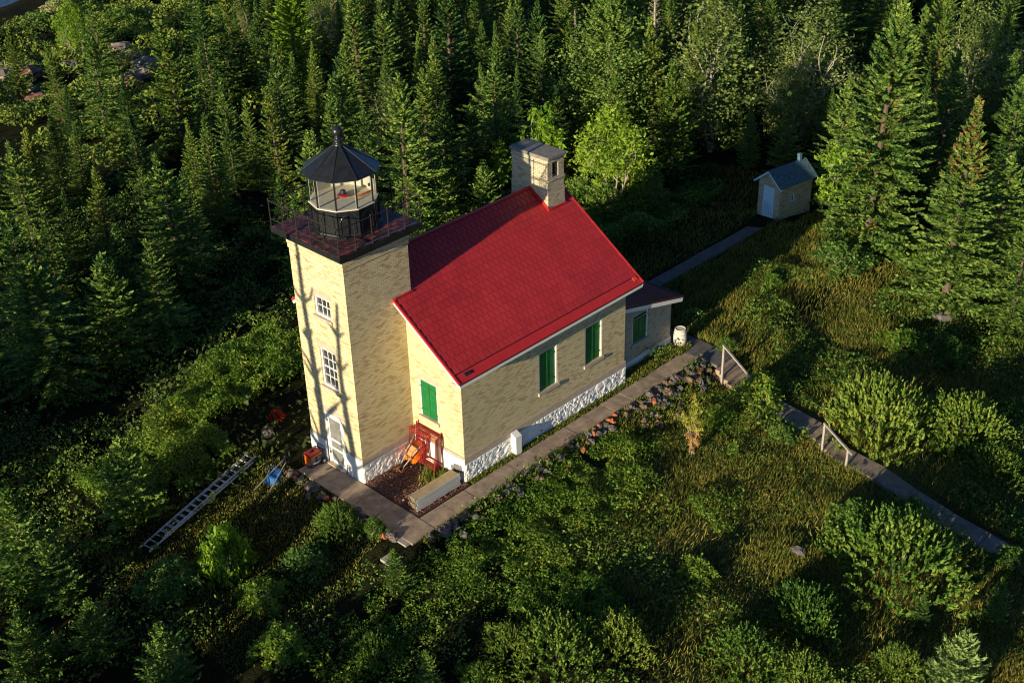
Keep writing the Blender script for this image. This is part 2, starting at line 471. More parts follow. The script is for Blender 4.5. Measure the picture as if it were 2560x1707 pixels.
slab_run(mb, 0, -0.07, 15.75, -4.08, -3.17, lambda t: 0.012)
tag(mb.build('side_path', M['concrete'], org=(0, -3.6, 0)), kind='structure')
mb = MB()
slab_run(mb, 1, -4.08, 2.55, -1.24, -0.09, lambda t: 0.02, step=1.2)
tag(mb.build('front_path', M['concrete'], org=(-0.6, 0, 0)), kind='structure')
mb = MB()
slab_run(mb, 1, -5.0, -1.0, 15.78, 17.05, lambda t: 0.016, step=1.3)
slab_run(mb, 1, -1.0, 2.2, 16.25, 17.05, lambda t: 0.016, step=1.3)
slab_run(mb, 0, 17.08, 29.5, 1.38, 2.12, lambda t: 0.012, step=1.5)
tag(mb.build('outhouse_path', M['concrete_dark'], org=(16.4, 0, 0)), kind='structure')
mb = MB()
slab_run(mb, 1, -9.85, -6.15, 15.55, 16.6, lambda t: -.80 + (t + 6.1) * .105)
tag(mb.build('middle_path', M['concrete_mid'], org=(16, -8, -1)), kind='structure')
mb = MB()
slab_run(mb, 1, -30, -11.4, 15.5, 16.5, lambda t: float(ground(16, t)) + .09, step=1.5)
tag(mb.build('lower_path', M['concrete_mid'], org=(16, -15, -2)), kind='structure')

def steps(y0, y1, z0, z1, n, x0, x1, label):
    mb = MB(); run = (y0 - y1) / n; rise = (z0 - z1) / n
    for k in range(n):
        zt = z0 - rise * (k + 0.5)
        mb.box(x0, x1, y0 - run * (k + 1), y0 - run * k - 0.006, zt - 0.75, zt)
    o = mb.build('concrete_steps', M['concrete'], org=((x0 + x1) / 2, (y0 + y1) / 2, z1), bevel=0.01)
    tag(o, label, 'steps', 'concrete steps of the garden path')
steps(-5.02, -6.13, 0.0, -.80, 5, 15.6, 16.9, 'upper flight of concrete steps leading down from the side path corner')
steps(-9.87, -11.38, -1.2, -1.95, 5, 15.5, 16.6, 'lower flight of concrete steps beside the round arborvitae shrub')

def handrail(pts, base, label):
    t = thing('handrail', label, 'handrail', (pts[0][0], pts[0][1], base[0]), group='grey wooden handrails of the path steps')
    org = t.location
    a, b = Vector(pts[0]), Vector(pts[1])
    mb = MB(); mb.beam(a + (a - b) * .03, b, .09, .055); mb.build('rail', M['grey_wood'], t, org, bevel=.005)
    for k, q in enumerate(base[1:]):
        p = a.lerp(b, q)
        mb = MB(); mb.box(p.x - .045, p.x + .045, p.y - .045, p.y + .045, base[0] - .5 * k - .25, p.z - .03)
        mb.build('post', M['grey_wood'], t, org, bevel=.005)
handrail([(15.52, -5.42, 1.30), (15.52, -6.85, .33)], (-.35, .02, .97), 'grey wooden handrail at the upper steps with its post by the rock edge')
handrail([(15.42, -10.6, -.30), (15.42, -11.98, -1.18)], (-1.5, .02, .86), 'grey wooden handrail at the lower steps in front of the arborvitae')

for (x0, y0, z, lab) in ((-1.47, -3.97, .0, 'upper pale stepping slab below the path corner'), (-2.46, -4.43, -.10, 'lower pale stepping slab lying in the shade of the corner bush')):
    mb = MB(); mb.box(x0, x0 + .42, y0, y0 + .72, z - .14, z)
    o = mb.build('stepping_slab', M['concrete_new'], org=(x0 + .2, y0 + .35, z - .14), bevel=.012)
    tag(o, lab, 'slab', 'pale slabs stepping down from the path corner')

# ------------------------------------------------------------------ lighthouse
RS = 0.675                      # roof slope
YC = 1.52
def zroof(y): return 4.84 + (y + 3.33) * RS if y <= YC else 4.84 + (2 * YC - y + 3.33) * RS
LH = thing('lighthouse', 'square cream brick light tower with attached red roofed keeper house and black lantern', 'lighthouse', (6, 1.5, 0))
O = tuple(LH.location)

def wall(mb, axis, c, a0, a1, z0, z1, holes=(), sign=-1, depth=.14, m=0):
    """wall sheet on plane axis=c with rectangular openings and their reveals; outward normal sign along axis"""
    def P(a, z, off=0.0): return (c - sign * off, a, z) if axis == 0 else (a, c - sign * off, z)
    As = sorted({a0, a1} | {h[i] for h in holes for i in (0, 1)})
    Zs = sorted({z0, z1} | {h[i] for h in holes for i in (2, 3)})
    flip = (axis == 0) == (sign < 0)
    for i in range(len(As) - 1):
        for j in range(len(Zs) - 1):
            ca, cz = (As[i] + As[i + 1]) / 2, (Zs[j] + Zs[j + 1]) / 2
            if any(h[0] < ca < h[1] and h[2] < cz < h[3] for h in holes): continue
            q = [P(As[i], Zs[j]), P(As[i + 1], Zs[j]), P(As[i + 1], Zs[j + 1]), P(As[i], Zs[j + 1])]
            mb.poly(q[::-1] if flip else q, m)
    for h in holes:
        for (aa, za, ab, zb) in ((h[0], h[2], h[0], h[3]), (h[0], h[3], h[1], h[3]), (h[1], h[3], h[1], h[2]), (h[1], h[2], h[0], h[2])):
            q = [P(aa, za), P(ab, zb), P(ab, zb, depth), P(aa, za, depth)]
            mb.poly(q if not flip else q[::-1], m)

H_UW = (.98, 1.88, 6.68, 7.49); H_LW = (.98, 1.90, 3.64, 5.29); H_DR = (.98, 2.06, .06, 2.37)
# tower
mb = MB()
BB = 1.08
wall(mb, 0, 0.0, 0.0, 3.05, BB, 9.0, [H_UW, H_LW, (H_DR[0], H_DR[1], BB, H_DR[3])], -1, .16)
wall(mb, 1, 0.0, 0.0, 3.0, BB, 9.0, [], -1)
wall(mb, 0, 3.0, 0.0, 3.05, BB, 9.0, [], 1)
wall(mb, 1, 3.05, 0.0, 3.0, BB, 9.0, [], 1)
mb.box(-.028, 3.028, -.028, 3.078, 9.0, 9.20)
mb.box(-.050, 3.050, -.050, 3.100, 9.20, 9.42)
mb.build('tower', M['brick'], LH, O)
# interior darkness behind tower windows
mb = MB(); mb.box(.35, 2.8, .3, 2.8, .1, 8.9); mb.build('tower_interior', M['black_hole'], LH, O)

# rubble foundation: knobbly whitewashed stone
def rubble(mb, p0, p1, z0, z1, out, amp, seed, step=.055):
    """vertical panel from p0 to p1 displaced along 'out'"""
    rg = np.random.RandomState(seed)
    L = math.dist(p0, p1); nu = max(2, int(L / step)); nv = max(2, int((z1 - z0) / step))
    cells = rg.rand(int(L * (z1 - z0) / .028) + 2, 2) * [L, z1 - z0]
    hh = rg.rand(len(cells))
    U, V = np.meshgrid(np.linspace(0, L, nu + 1), np.linspace(0, z1 - z0, nv + 1), indexing='ij')
    d = np.sqrt(((U[..., None] - cells[:, 0]) * .8) ** 2 + ((V[..., None] - cells[:, 1]) * 1.15) ** 2)
    idx = np.argsort(d, axis=-1)
    d1 = np.take_along_axis(d, idx[..., :1], -1)[..., 0]; d2 = np.take_along_axis(d, idx[..., 1:2], -1)[..., 0]
    D = (np.clip((d2 - d1) / .07, 0, 1) ** .6) * (.35 + .65 * hh[idx[..., 0]]) * amp
    ed = np.minimum(np.minimum(U, L - U), np.minimum((z1 - z0) - V, 9)) / .05
    D = D * np.clip(ed, 0, 1)
    i0 = len(mb.v)
    dx, dy = (p1[0] - p0[0]) / L, (p1[1] - p0[1]) / L
    for i in range(nu + 1):
        for j in range(nv + 1):
            mb.v.append((p0[0] + dx * U[i, j] + out[0] * D[i, j], p0[1] + dy * U[i, j] + out[1] * D[i, j], z0 + V[i, j]))
    for i in range(nu):
        for j in range(nv):
            a = i0 + i * (nv + 1) + j
            mb.f.append((a, a + nv + 1, a + nv + 2, a + 1)); mb.m.append(0)
FT = .80
mb = MB()
e = .05
rubble(mb, (-e, 3.05 + e), (-e, 2.12), -.5, FT + .2, (-1, 0), .008, 1)
rubble(mb, (-e, 0.92), (-e, -e), -.5, FT + .2, (-1, 0), .008, 2)
mb.box(-e, .2, 2.12, 3.1, -.5, FT + .18); mb.box(-e, .2, -e + .01, .92, -.5, FT + .18)
mb.box(-.03, 3.0, -.03, 3.08, -.5, -.02)
rubble(mb, (-e, -e), (2.60, -e), -.5, FT, (0, -1), .045, 3)
rubble(mb, (2.59, 0), (2.59, -2.87), -.5, FT + .18, (-1, 0), .008, 4)
rubble(mb, (2.59, -2.87), (12.10, -2.87), -.5, FT, (0, -1), .05, 5)
mb.box(12.08, 12.10, -2.87, 5.9, -.5, FT); mb.box(2.59, 12.1, 5.88, 5.91, -.5, FT); mb.box(2.59, 2.62, 3.1, 5.9, -.5, FT)
mb.box(-.045, -.045 + .01, 2.1, 2.2, 0, .9)
mb.build('foundation', M['white_rubble'], LH, O)
# water table stone course
mb = MB()
mb.box(-.035, 3.0, -.055, .05, FT, BB); mb.box(-.035, .05, .05, .92, FT + .2, BB); mb.box(-.035, .05, 2.12, 3.0, FT + .2, BB); mb.box(-.035, 2.7, 3.0, 3.10, FT, BB)
mb.box(2.605, 12.085, -2.875, -2.75, FT, BB); mb.box(2.605, 2.70, -2.75, -.056, FT + .18, BB)
mb.box(2.605, 2.70, 3.11, 5.8, FT, BB); mb.box(2.605, 12.085, 5.8, 5.9, FT, BB); mb.box(11.98, 12.085, -2.75, 5.8, FT, BB)
mb.build('stone_course', M['stone_trim'], LH, O)
# white corner plaster of the front plinth
for bx in ((-.062, -.052, .0, .9, 0, FT + .19), (-.062, -.052, 2.14, 3.09, 0, FT + .19), (2.575, 2.588, -2.87, -.06, 0, FT + .17)):
    mb = MB(); mb.box(*bx); mb.build('plinth_plaster', M['white_paint'], LH, O)

def sash_window(y0, y1, z0, z1, cols, rows, two=False):
    """white sash window in the tower front, looking towards -x"""
    x = .10
    fr = MB()
    t = .075
    fr.box(x - .05, x + .05, y0, y0 + t, z0, z1); fr.box(x - .05, x + .05, y1 - t, y1, z0, z1)
    fr.box(x - .05, x + .05, y0 + t, y1 - t, z1 - t, z1); fr.box(x - .06, x + .05, y0 + t, y1 - t, z0, z0 + t * 1.1)
    wpart = fr.build('window', M['white_paint'], LH, O)
    g = MB(); g.box(x + .030, x + .036, y0 + t, y1 - t, z0 + t, z1 - t); g.build('pane', M['glass_dark'], wpart, O)
    b_ = MB()
    iy0, iy1, iz0, iz1 = y0 + t, y1 - t, z0 + t * 1.1, z1 - t
    for k in range(1, cols):
        yy = iy0 + (iy1 - iy0) * k / cols; b_.box(x + .0, x + .029, yy - .011, yy + .011, iz0, iz1)
    for k in range(1, rows):
        zz = iz0 + (iz1 - iz0) * k / rows; tk = .024 if (two and k == rows // 2) else .011
        b_.box(x - .004, x + .028, iy0, iy1, zz - tk, zz + tk)
    b_.build('glazing_bars', M['white_paint'], wpart, O)
    l = MB(); l.box(-.006, .12, y0 - .12, y1 + .12, z1 + .002, z1 + .26); l.build('lintel', M['stone_trim'], wpart, O)
    s_ = MB(); s_.box(-.07, .12, y0 - .08, y1 + .08, z0 - .13, z0 - .002); s_.build('sill', M['stone_trim'], wpart, O)
sash_window(*H_UW, 3, 2)
sash_window(*H_LW, 3, 4, True)

# screen door
y0, y1, z0, z1 = H_DR
mb = MB()
mb.box(.0, .13, y0, y0 + .09, z0, z1); mb.box(.0, .13, y1 - .09, y1, z0, z1); mb.box(.0, .13, y0 + .09, y1 - .09, z1 - .09, z1)
df = mb.build('door_frame', M['white_paint'], LH, O)
mb = MB(); d0, d1, dz0, dz1 = y0 + .10, y1 - .10, z0 + .01, z1 - .10
for a, b_ in ((d0, d0 + .10), (d1 - .10, d1)): mb.box(.015, .05, a, b_, dz0, dz1)
for a, b_ in ((dz0, dz0 + .13), (dz0 + .66, dz0 + .75), (dz0 + 1.06, dz0 + 1.15), (dz1 - .10, dz1)): mb.box(.017, .048, d0 + .10, d1 - .10, a, b_)
dr = mb.build('screen_door', M['white_paint'], LH, O)
mb = MB(); mb.box(.030, .034, d0 + .1, d1 - .1, dz0 + .1, dz1 - .09); mb.build('screen', M['screen'], dr, O)
mb = MB(); mb.box(.085, .12, d0 - .005, d1 + .005, dz0, dz1); mb.build('inner_door', M['screen'], LH, O)
mb = MB(); mb.tube([(-.03, d0 + .05, 1.1), (-.06, d0 + .05, 1.1), (-.06, d0 + .05, 1.25), (-.03, d0 + .05, 1.25)], .01, 6); mb.build('handle', M['black_iron'], dr, O)
for zz in (.45, 1.95):
    mb = MB(); mb.box(.0, .014, d1 - .03, d1 + .05, zz, zz + .10); mb.build('hinge', M['black_iron'], dr, O)
mb = MB(); mb.box(-.006, .14, y0 - .14, y1 + .14, z1 + .002, z1 + .28); mb.build('door_lintel', M['stone_trim'], LH, O)
mb = MB(); mb.box(-.16, .14, y0 - .02, y1 + .02, -.12, z0); mb.build('door_step', M['stone_trim'], LH, O)

# house walls
mb = MB()
G1 = (-1.48, -.50, 2.06, 3.68)
W1 = (6.81, 7.85, 1.99, 3.75); W2 = (9.53, 10.57, 1.99, 3.73)
wall(mb, 0, 2.64, -2.82, 5.86, BB, 4.95, [G1], -1, .13)
wall(mb, 1, -2.82, 2.64, 12.05, BB, 4.95, [W1, W2], -1, .16)
wall(mb, 0, 12.05, -2.82, 5.86, BB, 4.95, [], 1)
wall(mb, 1, 5.86, 2.64, 12.05, BB, 4.95, [], 1)
for x, fl in ((2.64, False), (12.05, True)):
    g = [(x, -2.82, 4.95), (x, -2.82, zroof(-2.82) - .13), (x, YC, zroof(YC) - .13), (x, 5.86, zroof(5.86) - .13), (x, 5.86, 4.95)]
    mb.poly(g[::-1] if fl else g)
mb.build('house_wall', M['brick'], LH, O)

def shutter(axis, c, a0, a1, z0, z1, off=.10, hinge_left=True, wall_m='brick'):
    """pair of green board shutters set in the opening; c is the wall plane, outward is minus axis"""
    def bx(mb, a, b, q0, q1, za, zb, m=0):
        if axis == 0: mb.box(c + q0, c + q1, a, b, za, zb, m)
        else: mb.box(a, b, c + q0, c + q1, za, zb, m)
    mb = MB()
    bx(mb, a0, a0 + .055, .02, .13, z0, z1); bx(mb, a1 - .055, a1, .02, .13, z0, z1); bx(mb, a0 + .055, a1 - .055, .04, .13, z1 - .05, z1)
    f = mb.build('window_frame', M['white_paint'], LH, O)
    mid = (a0 + a1) / 2
    for (p, q) in ((a0 + .06, mid - .004), (mid + .004, a1 - .06)):
        mb = MB()
        nb = 3; wd = (q - p) / nb
        for k in range(nb): bx(mb, p + k * wd + .002, p + (k + 1) * wd - .002, off - .035, off, z0 + .02, z1 - .055)
        bx(mb, p + .01, q - .01, off, off + .012, z0 + .02, z1 - .055)
        for zz in (z0 + .25, z1 - .35): bx(mb, p + .02, q - .02, off - .048, off - .036, zz, zz + .07)
        bx(mb, (q - .03) if p < mid - .1 else p, q if p < mid - .1 else p + .03, off - .05, off - .036, z0 + .02, z1 - .055)
        sh = mb.build('shutter', M['green_shutter'], LH, O)
        for zz in (z0 + .27, z1 - .33):
            mb = MB(); hx = a0 + .02 if p < mid - .1 else a1 - .10
            bx(mb, hx, hx + .08, off - .075, off - .05, zz, zz + .03); mb.build('hinge', M['black_iron'], sh, O)
    mb = MB(); bx(mb, a0 - .10, a1 + .10, -.006, .12, z1 + .002, z1 + .24); mb.build('lintel', M['stone_trim'], f, O)
    mb = MB(); bx(mb, a0 - .08, a1 + .08, -.075, .12, z0 - .13, z0 - .002); mb.build('sill', M['stone_trim'], f, O)
shutter(0, 2.64, *G1, off=.075)
shutter(1, -2.82, *W1)
shutter(1, -2.82, *W2)

# annex
mb = MB()
AW = (13.26, 14.31, 1.10, 2.44)
AY0, AY1, AX1 = -2.26, 5.3, 15.95
ztop = lambda x: 3.32 - (x - 12.05) * .262
wall(mb, 1, AY0, 12.06, AX1, .36, ztop(AX1), [(13.26, 14.31, 1.10, ztop(AX1) - .0001)] if False else [(13.26, 14.31, 1.10, 2.25)], -1, .14)
mb.poly([(12.06, AY0, ztop(AX1)), (13.26, AY0, ztop(AX1)), (13.26, AY0, ztop(13.26)), (12.06, AY0, ztop(12.06))])
mb.poly([(13.26, AY0, 2.44), (14.31, AY0, 2.44), (14.31, AY0, ztop(14.31)), (13.26, AY0, ztop(13.26))])
mb.poly([(14.31, AY0, ztop(AX1)), (AX1, AY0, ztop(AX1)), (14.31, AY0, ztop(14.31))])
wall(mb, 0, AX1, AY0, AY1, .36, ztop(AX1), [], 1)
wall(mb, 1, AY1, 12.06, AX1, .36, ztop(AX1), [], 1)
mb.build('annex_wall', M['brick_grey'], LH, O)
mb = MB(); mb.box(12.06, AX1 + .03, AY0 - .03, AY1 + .03, -.4, .36); mb.build('annex_foundation', M['white_rubble'], LH, O)
shutter(1, AY0, AW[0], AW[1], AW[2], 2.44)
mb = MB()
rx0, rx1 = 12.06, 16.36
za, zb_ = 3.32 + .14, 3.32 - (16.36 - 12.05) * .262 + .14
P = [(rx0, AY0 - .32, za), (rx1, AY0 - .32, zb_), (rx1, AY1 + .3, zb_), (rx0, AY1 + .3, za)]
mb.poly(P); Q = [(p[0], p[1], p[2] - .06) for p in P]; mb.poly(Q[::-1])
for i in range(4): mb.poly([Q[i], Q[(i + 1) % 4], P[(i + 1) % 4], P[i]])
ar = mb.build('annex_roof', M['annex_roof'], LH, O)
mb = MB(); mb.beam((rx0, AY0 - .30, za + .02), (rx1 + .01, AY0 - .30, zb_ + .02), .035, .03); mb.beam((rx1, AY0 - .3, zb_ + .02), (rx1, AY1 + .3, zb_ + .02), .04, .035)
mb.build('roof_edging', M['black_iron'], ar, O)
mb = MB(); mb.beam((rx0, AY0 - .30, za - .155), (rx1 - .02, AY0 - .30, zb_ - .155), .03, .18); mb.beam((rx1 - .03, AY0 - .28, zb_ - .15), (rx1 - .03, AY1 + .28, zb_ - .15), .03, .17)
mb.beam((rx0, AY0 - .16, za - .19), (rx1 - .1, AY0 - .16, zb_ - .19), .26, .02)
mb.build('fascia', M['white_paint'], ar, O)

# main roof
X0, X1 = 2.13, 12.53
YE = -3.33
mb = MB()
for sgn in (1, -1):
    yf = lambda y: y if sgn > 0 else 2 * YC - y
    e0 = [(X0, yf(YE), 4.84 - .03), (X1, yf(YE), 4.84 - .03), (X1, YC, zroof(YC) - .03), (X0, YC, zroof(YC) - .03)]
    lo = [(p[0], p[1], p[2] - .08) for p in e0]
    if sgn < 0: e0 = e0[::-1]; lo = lo[::-1]
    mb.poly(e0); mb.poly(lo[::-1])
    for i in range(4): mb.poly([lo[i], lo[(i + 1) % 4], e0[(i + 1) % 4], e0[i]])
rf = mb.build('roof', M['red_seam'], LH, O)
nrm = Vector((0, -RS, 1)).normalized(); slp = Vector((0, 1, RS)).normalized()
SL = (YC - YE) * math.sqrt(1 + RS * RS)
def shingles(side):
    mb = MB(); rg = random.Random(3)
    S0 = .40; rows = 18; ex = (SL - S0) / rows; wdt = .262
    for r_ in range(rows):
        x = X0 + (.0 if r_ % 2 else -wdt / 2); s0 = S0 + r_ * ex
        while x < X1:
            xa, xb = max(x, X0), min(x + wdt, X1); x += wdt
            if xb - xa < .03: continue
            xa += .013; xb -= .013
            lift = .026 + rg.uniform(-.002, .003); sa, sb = s0 + .004, s0 + ex + .02
            def pt(xx, s_, h): 
                p = Vector((xx, YE, 4.84 - .03)) + slp * s_ + nrm * h
                return (p.x, p.y if side > 0 else 2 * YC - p.y, p.z)
            A = [pt(xa, sa, lift), pt(xb, sa, lift), pt(xb, sb, .006), pt(xa, sb, .006)]
            B = [pt(xa, sa, -.002), pt(xb, sa, -.002)]
            if side < 0: A = A[::-1]; mb.poly(A); mb.poly([B[1], B[0], A[3], A[2]])
            else:
                mb.poly(A); mb.poly([B[0], B[1], A[1], A[0]])
                mb.poly([B[0], A[0], A[3]]); mb.poly([B[1], A[2], A[1]])
    mb.build('shingles', M['red_shingle'], rf, O)
shingles(1); shingles(-1)
mb = MB()
for side in (1, -1):
    def pt(xx, s_, h):
        p = Vector((xx, YE, 4.84 - .03)) + slp * s_ + nrm * h
        return (p.x, p.y if side > 0 else 2 * YC - p.y, p.z)
    A = [pt(X0 - .01, -.015, .012), pt(X1 + .01, -.015, .012), pt(X1 + .01, .36, .012), pt(X0 - .01, .36, .012)]
    mb.poly(A if side > 0 else A[::-1])
    B = [pt(X0 - .01, -.015, -.06), pt(X1 + .01, -.015, -.06)]
    mb.poly([B[0], B[1], A[1], A[0]] if side > 0 else [A[0], A[1], B[1], B[0]])
    for xx in (X0 - .005, X1 + .005):
        C_ = [pt(xx - .035, 0, .036), pt(xx + .035, 0, .036), pt(xx + .035, SL, .036), pt(xx - .035, SL, .036)]
        mb.poly(C_ if side > 0 else C_[::-1])
        for x_ in (xx - .035, xx + .035):
            mb.poly([pt(x_, 0, -.05), pt(x_, 0, .036), pt(x_, SL, .036), pt(x_, SL, -.05)])
mb.beam((X0, YC, zroof(YC) + .005), (X1, YC, zroof(YC) + .005), .16, .04)
mb.build('roof_trim', M['red_flat'], rf, O)
mb = MB()
zz0 = 4.84
mb.box(X0 + .02, X1 - .02, YE + .005, YE + .035, zz0 - .24, zz0 - .10)
mb.box(X0 + .02, X1 - .02, YE + .036, -2.825, zz0 - .20, zz0 - .18)
mb.box(X0 + .02, X1 - .02, 2 * YC - YE - .035, 2 * YC - YE - .005, zz0 - .24, zz0 - .10)
for x in (X0 + .015, X1 - .015):
    for side in (1, -1):
        a = Vector((x, YE + .02, zz0 - .17)); b_ = Vector((x, YC, zroof(YC) - .17))
        if side < 0: a.y = 2 * YC - a.y
        mb.beam(a, b_, .03, .11)
# soffit along the front rake
for side in (1,):
    for x0_, x1_ in ((X0 + .03, 2.64),):
        P = [(x0_, YE + .1, zroof(YE + .1) - .14), (x1_, YE + .1, zroof(YE + .1) - .14), (x1_, 0, zroof(0) - .14), (x0_, 0, zroof(0) - .14)]
        mb.poly(P[::-1])
mb.build('fascia', M['white_paint'], rf, O)
mb = MB(); p = Vector((X0 + .42, YE, 4.81)) + slp * .22 + nrm * .035
mb.beam(p, p + Vector((.26, 0, 0)), .13, .05, upv=nrm); mb.build('snow_guard', M['black_iron'], rf, O)
mb = MB(); p = Vector((X1 - .38, YE, 4.81)) + slp * .30 + nrm * .03
mb.beam(p, p + Vector((.22, 0, 0)), .16, .03, upv=nrm); mb.build('roof_patch', M['orange_red'], rf, O)

# chimney
cx0, cx1, cy0, cy1 = 11.04, 12.0, .51, 2.53
mb = MB()
hole = (11.30, 11.66, 8.72, 9.36)
wall(mb, 1, cy0, cx0, cx1, 7.1, 9.52, [hole], -1, .22)
wall(mb, 1, cy1, cx0, cx1, 7.1, 9.52, [], 1)
wall(mb, 0, cx0, cy0, cy1, 7.1, 9.52, [], -1)
wall(mb, 0, cx1, cy0, cy1, 7.1, 9.52, [], 1)
mb.box(cx0 - .03, cx1 + .03, cy0 - .03, cy1 + .03, 7.1, 7.62 + .0)
mb.box(cx0 - .025, cx1 + .045, cy0 - .035, cy1 + .03, 8.58, 8.66)
mb.box(cx0 - .02, cx1 + .02, cy0 - .02, cy1 + .02, 7.62, 8.2)
ch = mb.build('chimney', M['brick_grey'], LH, O)
mb = MB(); mb.box(cx0 - .06, cx1 + .08, cy0 - .08, cy1 + .06, 9.52, 9.66); mb.build('chimney_cap', M['cap_stone'], ch, O, bevel=.015)
mb = MB(); mb.box(11.28, 11.68, cy0 + .2, cy0 + .25, 8.7, 9.4); mb.build('flue', M['black_hole'], ch, O)  # black sheet standing in for the dark inside the opening
mb = MB()
mb.beam((cx0 - .08, cy0 - .06, zroof(cy0 - .06) + .03), (cx1 + .08, cy0 - .06, zroof(cy0 - .06) + .03), .10, .05)
mb.beam((cx0 - .05, cy0 - .05, zroof(cy0) + .05), (cx0 - .05, YC, zroof(YC) + .05), .05, .09)
mb.build('flashing', M['red_flat'], ch, O)
mb = MB(); mb.beam((2.6, -.03, zroof(-.03) + .02), (2.9, -.03, zroof(-.03) + .02), .06, .06)
mb.beam((2.17, -.04, zroof(-.04) + .02), (3.04, -.04, zroof(-.04) + .02), .07, .05)
mb.build('tower_flashing', M['red_flat'], rf, O)

# white buttress box on the long wall
mb = MB()
P0 = [(5.10, -3.14), (5.42, -3.14), (5.42, -2.86), (5.10, -2.86)]
zt = [.86, .86, 1.0, 1.0]
mb.poly([(p[0], p[1], z) for p, z in zip(P0, zt)])
for i in range(4):
    j = (i + 1) % 4
    mb.poly([(P0[i][0], P0[i][1], -.1), (P0[j][0], P0[j][1], -.1), (P0[j][0], P0[j][1], zt[j]), (P0[i][0], P0[i][1], zt[i])])
mb.build('white_pier', M['white_paint'], LH, O, bevel=.01)

# gallery
o_ = .40
mb = MB()
mb.box(-.15, 3.15, -.15, 3.20, 9.42, 9.52)
mb.box(-.28, 3.28, -.28, 3.33, 9.52, 9.62)
mb.box(-o_, 3.0 + o_, -o_, 3.05 + o_, 9.62, 9.825)
gal = mb.build('gallery', M['black_iron'], LH, O)
mb = MB(); mb.box(-o_ + .03, 3.0 + o_ - .03, -o_ + .03, 3.05 + o_ - .03, 9.825, 9.84); mb.build('gallery_deck', M['deck'], gal, O)
mb = MB(); mb.tube([(.3, -.33, 9.87), (3.2, -.33, 9.87)], .012, 6); mb.tube([(.9, -.28, 9.86), (3.3, -.28, 9.86)], .010, 6)
mb.build('conduit', M['steel'], gal, O)
ring = []
xs = [-.37 + k * .748 for k in range(6)]; ys = [-.37 + k * .758 for k in range(6)]
for x in xs: ring += [(x, -.37), (x, 3.42)]
for y in ys[1:-1]: ring += [(-.37, y), (3.37, y)]
rl = MB()
for zz, r_ in ((10.84, .017), (10.14, .013)):
    c4 = [(-.37, -.37, zz), (3.37, -.37, zz), (3.37, 3.42, zz), (-.37, 3.42, zz), (-.37, -.37, zz)]
    for i in range(4): rl.tube([c4[i], c4[i + 1]], r_ + .006, 6)
rl.build('railing', M['iron_rail'], gal, O)
for x, y in ring:
    mb = MB(); mb.tube([(x, y, 9.8), (x, y, 10.88)], .022, 6)
    mb.lathe([(.0, .06), (.026, .045), (.033, .02), (.026, -.01), (.0, -.02)], 8, (x, y, 10.88))
    mb.lathe([(.03, 0), (.03, .05)], 8, (x, y, 9.84))
    mb.build('railing_post', M['iron_rail'], gal, O)

# lantern
LC = (1.5, 1.52); PH = R(-141.3)
def dec(r_, k): t = PH + k * R(36); return (LC[0] + r_ * math.cos(t), LC[1] + r_ * math.sin(t))
mb = MB()
mb.lathe([(1.30, 0), (1.30, .05), (1.23, .06), (1.22, .10), (1.22, 1.00)], 10, (LC[0], LC[1], 9.84), 0, PH)
lan = mb.build('lantern', M['black_iron'], LH, O)
# raised panel mouldings and arched hatch
mb = MB()
for k in range(10):
    a = Vector((*dec(1.235, k), 0)); b_ = Vector((*dec(1.235, k + 1), 0))
    p, q = a.lerp(b_, .16), a.lerp(b_, .84)
    for zz in (10.0,): mb.beam((p.x, p.y, zz), (q.x, q.y, zz), .02, .03)
    for t in (p, q): mb.beam((t.x, t.y, 10.0), (t.x, t.y, 10.45), .022, .02)
    arc = []
    for i in range(9):
        th = math.pi * i / 8; u = .5 - .34 * math.cos(th); pp = a.lerp(b_, u); arc.append((pp.x, pp.y, 10.45 + .26 * math.sin(th)))
    mb.tube(arc, .013, 6)
    mb.tube([(*dec(1.235, k), 9.92), (*dec(1.235, k), 10.86)], .014, 6)
mb.build('panel_moulding', M['black_iron'], lan, O)
mb = MB()
mb.lathe([(1.15, 0), (1.245, 0), (1.245, .03), (1.15, .04)], 10, (LC[0], LC[1], 10.86), 0, PH)
mb.build('lantern_sill', M['barrel'], lan, O)
mb = MB()
for k in range(10):
    a = dec(1.19, k); mb.tube([(*a, 10.90), (*a, 12.0)], .03, 6)
mb.lathe([(1.12, 0), (1.23, 0), (1.23, .08), (1.12, .08)], 10, (LC[0], LC[1], 11.95), 0, PH)
mb.build('lantern_mullions', M['black_iron'], lan, O)
mb = MB()
for k in range(10):
    for q in (.05, .95):
        a = Vector((*dec(1.165, k), 0)).lerp(Vector((*dec(1.165, k + 1), 0)), q); mb.tube([(a.x, a.y, 10.90), (a.x, a.y, 11.97)], .007, 4)
mb.build('lit_edge_beads', M['barrel'], lan, O)  # pale beads paint the bright sunlit edges of the mullions
for k in range(10):
    a, b_ = dec(1.19, k), dec(1.19, k + 1)
    mb = MB(); mb.poly([(*a, 10.90), (*b_, 10.90), (*b_, 11.98), (*a, 11.98)])
    mb.build('lantern_pane', M['glass'], lan, O)
mb = MB()
for k in range(10):
    hi = 11.45 if k in (3, 4, 5, 6) else 10.86
    a, b_ = dec(1.13, k), dec(1.13, k + 1); c_, d_ = dec(1.10, k), dec(1.10, k + 1)
    mb.poly([(*a, 9.86), (*b_, 9.86), (*b_, hi), (*a, hi)]); mb.poly([(*d_, 9.86), (*c_, 9.86), (*c_, hi), (*d_, hi)])
    mb.poly([(*c_, hi), (*d_, hi), (*b_, hi), (*a, hi)])
lining = mb.build('lantern_lining', M['interior'], lan, O)
mb = MB(); mb.lathe([(0, 0), (1.09, 0)], 10, (LC[0], LC[1], 9.95), 0, PH); mb.build('lantern_floor', M['screen_floor'], lan, O)
mb = MB()
